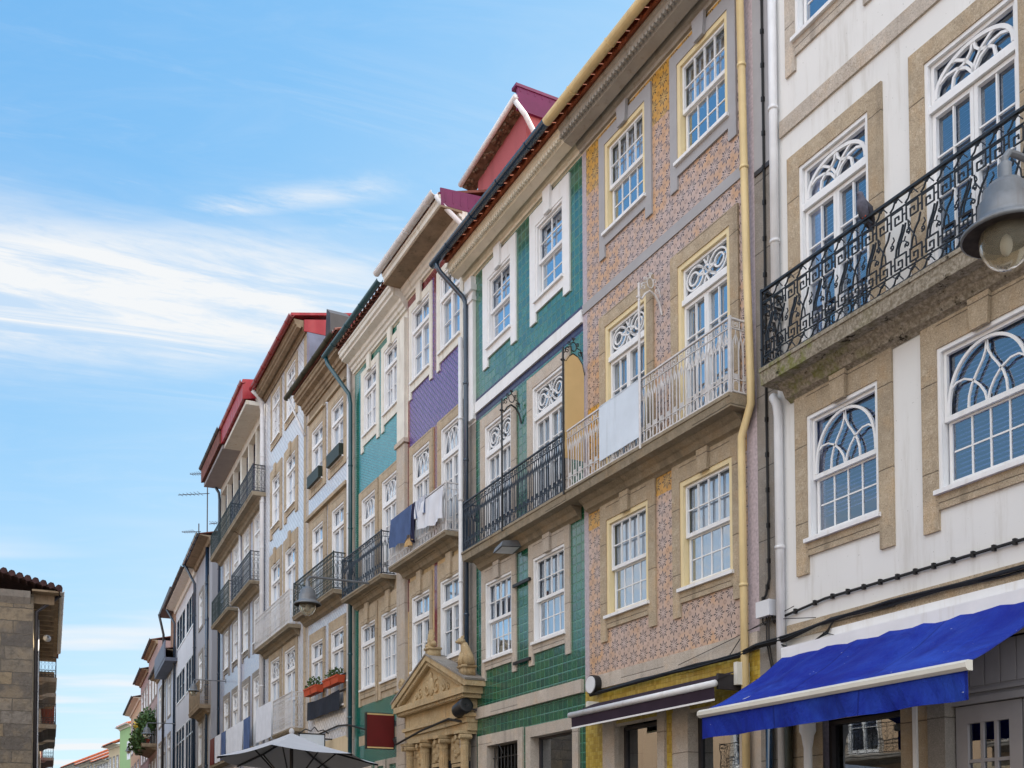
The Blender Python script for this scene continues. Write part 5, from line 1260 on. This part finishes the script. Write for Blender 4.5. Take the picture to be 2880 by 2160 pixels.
mb = MB().add([(-.21, -.45, -.103), (.08, -.45, -.06), (.11, -.12, -.035), (-.18, -.12, -.085)], [(0, 1, 2, 3)]); mb.build('lens', 'plastic_white', t); MB().tube([(0, -.1, .05), (0, 0, .08)], .03, 8).build('bracket', 'gutter_dark', t)
t = HA.thing('drum_spotlight', -6.95, 0, 4.33, 'short black drum spotlight beside the pediment', 'spotlight')
MB().lathe([(.01, -.2), (.14, -.2), (.15, -.18), (.15, .2), (.13, .21), (.01, .19)], (0, 0, 0), 20).build('drum', 'iron_black', t, smooth=True); t.children[0].rotation_euler = (0, math.radians(78), 0); t.children[0].location = (.0, -.32, 0)
MB().tube([(.1, -.3, 0), (.12, 0, -.05)], .02, 6).build('bracket', 'gutter_dark', t)
t = HA.thing('junction_box', 1.50, 0, 4.46, 'white plastic junction box with black cables on the stone pier', 'junction box')
MB().box(0, .25, -.13, -.02, 0, .20).build('case', 'plastic_white', t)
mb = MB()
for x, r_ in ((.05, .09), (.12, .5), (.16, .52), (.22, .1)): mb.tube([(x, -.06, 0), (x+.01, -.07, -r_*.6), (x+.03, -.05, -r_), (x+.06, -.04, -r_*.5 if r_ < .2 else -r_-.15)], .011, 5)
mb.build('leads', 'cable_black', t)
mb = MB(); (x0, y0, _), rz = frame_at('A', 0)
# cables
def cable(name, pts, r, label, clips=None):
    loc, rz = frame_at('A', pts[0][0]); mb = MB(); P = [(s_-pts[0][0], -o_, z) for s_, o_, z in pts]; mb.tube(P, r, 6)
    if clips:
        c = mb
        for p, q in zip(P, P[1:]):
            d = Vector(q)-Vector(p); k = max(1, int(d.length/clips))
            for i in range(k): v = Vector(p)+d*(i+.5)/k; c.box(v.x-.016, v.x+.016, v.y-.02, v.y+.02, v.z-.03, v.z+.03)
    o = mb.build(name, 'cable_black', None); o.location = loc; o.rotation_euler = (0, 0, rz); tag(o, label, 'cable', 'black cables along the fronts')
    return o
cable('wall_cable', [(1.62, .02, 14), (1.63, .02, 10), (1.62, .02, 7.2), (1.63, .02, 4.95), (1.58, .03, 4.75), (1.5, .04, 4.66)], .016, 'black cable running straight down the grey stone pier', .42)
cable('wall_cable', [(1.72, .03, 4.42), (1.80, .05, 4.40), (1.95, .04, 4.42), (2.6, .03, 4.49), (5, .03, 4.50), (8.4, .03, 4.50)], .017, 'thin clipped black cable low on the white plaster above the ledge', .22)
rnd = random.Random(3)
base = [(-2.5, .12, 4.03), (-1.2, .09, 4.06), (.2, .09, 4.06), (1.15, .12, 4.05), (1.5, .13, 4.10), (2.0, .09, 4.12), (2.75, .08, 4.21), (3.6, .07, 4.21), (5, .07, 4.21), (8.4, .07, 4.23)]
loc, rz = frame_at('A', -2.5); mb = MB()
for k in range(6):
    P = [(s_+2.5, -o_-rnd.uniform(-.02, .02), z+rnd.uniform(-.03, .03)) for s_, o_, z in base]; mb.tube(P, .012+.005*rnd.random(), 5)
mb.tube([(3.4, -.1, 4.05), (3.7, -.06, 4.35), (4.3, -.07, 4.40), (5.0, -.08, 4.28)], .006, 4); mb.tube([(2.3, -.08, 4.14), (3.5, -.08, 4.30), (4.6, -.05, 4.50)], .005, 4)
mb.tube([(4.3, -.10, 4.12), (4.55, -.09, 4.0), (4.9, -.08, 3.98), (5.2, -.1, 4.08), (5.28, -.07, 4.2)], .012, 5); mb.tube([(5.28, -.08, 4.2), (5.2, -.1, 4.05), (5.05, -.11, 4.02), (5.15, -.1, 3.95), (5.3, -.1, 4.02), (5.15, -.11, 4.07)], .010, 5)
o = mb.build('cable_bundle', 'cable_black'); o.location = loc; o.rotation_euler = (0, 0, rz); tag(o, 'thick drooping bundle of black cables along the stone ledge', 'cable bundle', 'black cables along the fronts')
cable('wall_cable', [(-17.3, .05, 4.85), (-15.6, .06, 4.9), (-14.3, .18, 4.78), (-12.2, .1, 4.35), (-11.3, .1, 4.15), (-10.3, .42, 3.9), (-8.8, .44, 4.06), (-7.4, .42, 4.16), (-7.0, .15, 4.05)], .026, 'black cable crossing the front of the classical doorway')

# laundry on the maroon tile house balcony
def cloth(s0, s1, z0, z1, mat, label, dz=0, out=.41, th=.006, skew=0, stripe=None):
    t = HA.thing('laundry', s0, out, 0, label, 'laundry', 'washing hung over the white railing'); mb = MB(); n, m = 34, 12; w = s1-s0
    for j in range(m+1):
        for i in range(n+1):
            u, v = i/n, j/m; mb.v.append((w*u+skew*v, -.02-.035*math.sin(u*13+v*2.5)*v**.6-.015*math.sin(u*29)*v-.02*v, z1-(z1-z0+dz*u)*v+.025*math.sin(u*7+1)*v+.01*math.sin(u*17)*v))
    for j in range(m):
        for i in range(n): a = j*(n+1)+i; mb.f.append((a, a+1, a+n+2, a+n+1)); mb.m.append(1 if stripe and i % 3 == 0 else 0)
    mb.build('cloth', [mat, stripe] if stripe else mat, t, smooth=True); return t
cloth(-10.55, -9.25, 8.36, 9.05, 'cloth_blue', 'large slate blue sheet hung over the white railing', .0, .43)
cloth(-9.27, -9.08, 8.2, 9.05, 'cloth_dark', 'narrow dark towel between the blue sheet and striped cloth', .0, .42)
cloth(-9.65, -9.12, 8.16, 8.36, 'cloth_tan', 'tan towel hem showing below the blue sheet', -.05, .41)
cloth(-9.06, -8.5, 8.62, 9.04, 'sheet_white', 'grey striped cloth beside the white sheet', .0, .42, stripe='cloth_blue')
cloth(-8.85, -7.56, 8.34, 8.92, 'sheet_white', 'big white bed sheet at the near end of the railing', .1, .43)
# banners and flower boxes of the pearl house
t = HA.thing('banner', -18.2, .14, 0, 'dark slate banner hung under the two flower boxes', 'banner'); mb = MB(); n = 20
for i in range(n):
    f = lambda i: -.02-.02*math.sin(i*.9); g = lambda i: .05*math.sin(PI*i/n)
    mb.quad((3*i/n, f(i), 5.29+g(i)*.3), (3*(i+1)/n, f(i+1), 5.29+g(i+1)*.3), (3*(i+1)/n, f(i+1)*.5, 5.84-g(i+1)), (3*i/n, f(i)*.5, 5.84-g(i)))
mb.build('cloth', 'banner_dark', t)
def leaves(mb, c, r, n, s, rnd, m=0):
    for _ in range(n):
        while True:
            v = Vector((rnd.uniform(-1, 1), rnd.uniform(-1, 1), rnd.uniform(-1, 1)))
            if v.length < 1: break
        p = Vector((c[0]+v.x*r[0], c[1]+v.y*r[1], c[2]+v.z*r[2])); a = Vector((rnd.uniform(-1, 1), rnd.uniform(-1, 1), rnd.uniform(-.6, 1))).normalized()
        b = a.orthogonal().normalized(); q = s*rnd.uniform(.6, 1.3); mb.quad(p, p+a*q*.5+b*q*.3, p+a*q, p+a*q*.5-b*q*.3, m)
for s_, w, lab in ((-18.05, 1.3, 'orange flower box under the left window of the pearl tiled house'), (-16.2, 1.35, 'orange flower box under the right window of the pearl tiled house')):
    t = HA.thing('flower_box', s_, .2, 5.98, lab, 'flower box', 'orange flower boxes')
    mb = MB()
    for k in (0, 1): a = k*w/2+.01; b = a+w/2-.03; mb.add([(a+.02, -.09, 0), (b-.02, -.09, 0), (b-.02, .09, 0), (a+.02, .09, 0), (a, -.11, .2), (b, -.11, .2), (b, .11, .2), (a, .11, .2)], [(0, 3, 2, 1), (0, 1, 5, 4), (1, 2, 6, 5), (2, 3, 7, 6), (3, 0, 4, 7), (4, 5, 6, 7)]); mb.box(a-.01, b+.01, -.125, -.11, .17, .21)
    mb.build('trough', 'pot_orange', t); mb = MB(); rnd = random.Random(s_); leaves(mb, (w/2, 0, .30), (w/2, .12, .17), 260, .07, rnd); mb.build('foliage', 'leaf', t)
    mb = MB().box(-.05, w+.1, .1, .14, .22, .26); mb.box(-.05, w+.1, .1, .14, -.2, -.16); mb.build('holder', 'iron_black', t)
# sheets and flags over the low balconies farther on
t = HB.thing('banner', -4.85, .43, 0, 'long white banner on the low balcony of the ice blue house', 'banner', 'cloths over the low balconies'); MB().box(0, 2.2, -.02, 0, 5.15, 6.3).build('cloth', 'sheet_white', t)
for i, (a, b, m, lab) in enumerate(((-1.6, -.3, 'cloth_blue', 'navy cloth at the near end of the low balcony'), (-5.2, -1.7, 'sheet_white', 'two wide white sheets on the low balcony of the gallery houses'), (-6.4, -5.3, 'cloth_blue', 'blue flag hanging beside the white sheets'), (-8.0, -6.5, 'sheet_white', 'small white cloth beyond the blue flag'), (-9.3, -8.1, 'sign_red', 'red and blue flag at the far end of the low balcony'))):
    t = HC.thing('banner', a, .43, 0, lab, 'banner', 'cloths over the low balconies'); mb = MB(); n = 8; w = b-a
    for j in range(n): mb.quad((w*j/n, -.03*math.sin(j*1.7), 5.1), (w*(j+1)/n, -.03*math.sin((j+1)*1.7), 5.1), (w*(j+1)/n, 0, 6.2), (w*j/n, 0, 6.2))
    mb.build('cloth', m, t)
# overgrown balcony
t = HE.thing('balcony_plants', -18.5, .5, 9.0, 'mass of green potted plants with yellow flowers spilling over a balcony', 'plants'); rnd = random.Random(5); mb = MB()
for c in ((0, 0, 1.1), (1.5, -.2, 1.6), (3.2, 0, 1.9), (4.6, -.1, 1.4), (2.5, -.5, .6), (.8, -.5, .3), (4.2, -.5, .4)): leaves(mb, c, (1.2, .6, .8), 420, .24, rnd)
leaves(mb, (3.6, -.6, 1.3), (.6, .3, .4), 60, .2, rnd, 1); mb.build('foliage', ['leaf', 'flower_yellow'], t); mb = MB()
for i in range(6): mb.lathe([(.12, 0), (.18, .3), (.2, .32)], (i*.95, -.1, 0), 10)
mb.build('pot', 'pot_orange', t)
# pigeon on the black railing
t = HA.thing('pigeon', 3.63, .38, 8.385, 'grey pigeon perched on the black ornate railing', 'pigeon')
mb = MB(); mb.tube([(0, .10, -.10), (0, .06, -.02), (0, .02, .05), (0, -.02, .11), (0, -.045, .16), (0, -.05, .20), (0, -.065, .235), (0, -.085, .235), (0, -.11, .225)], [.012, .035, .062, .07, .052, .036, .034, .022, .004], 12); mb.build('body', 'pigeon_grey', t, smooth=True)
mb = MB()
for q in (-1, 1): mb.tube([(q*.05, -.02, .13), (q*.062, .02, .07), (q*.045, .08, -.04), (q*.02, .12, -.12)], [.015, .035, .025, .006], 6)
mb.build('wing', 'pigeon_dark', t, smooth=True); mb = MB()
for q in (-.02, .02): mb.tube([(q, 0, .02), (q, -.01, -.01)], .006, 5)
mb.build('foot', 'pot_orange', t)
# aerials
def aerial(line, s_, out, z0, z1, label, arms):
    (x, y, _), rz = frame_at(line, s_, out); t = D.objects.new('roof_aerial', None); COL.objects.link(t); t.location = (x, y, z0); t.rotation_euler = (0, 0, PI-.2); tag(t, label, 'aerial', 'television aerials')
    MB().tube([(0, 0, 0), (0, 0, z1-z0)], .03, 6).build('mast', 'gutter_dark', t); mb = MB()
    for z, l in arms:
        mb.tube([(-.1, 0, z), (l, 0, z+.04)], .018, 5)
        for i in range(6): mb.tube([(l*(.25+.13*i), -.28+.02*i, z+.03), (l*(.25+.13*i), .28-.02*i, z+.03)], .010, 4)
    mb.build('antenna', 'gutter_dark', t)
aerial('D', -2.2, .0, 15.7, 19.6, 'tall dark television aerial at the end of the gallery houses', ((2.55, 1.5), (1.1, -1.0), (3.5, .9)))
aerial('D', -4.6, .1, 15.8, 17.5, 'small aerial on the roof of the narrow grey house', ((1.3, .9),))
aerial('G', -13.5, -6, 16, 20.8, 'thin aerial above the mauve house roof', ((4.2, 2.2),))
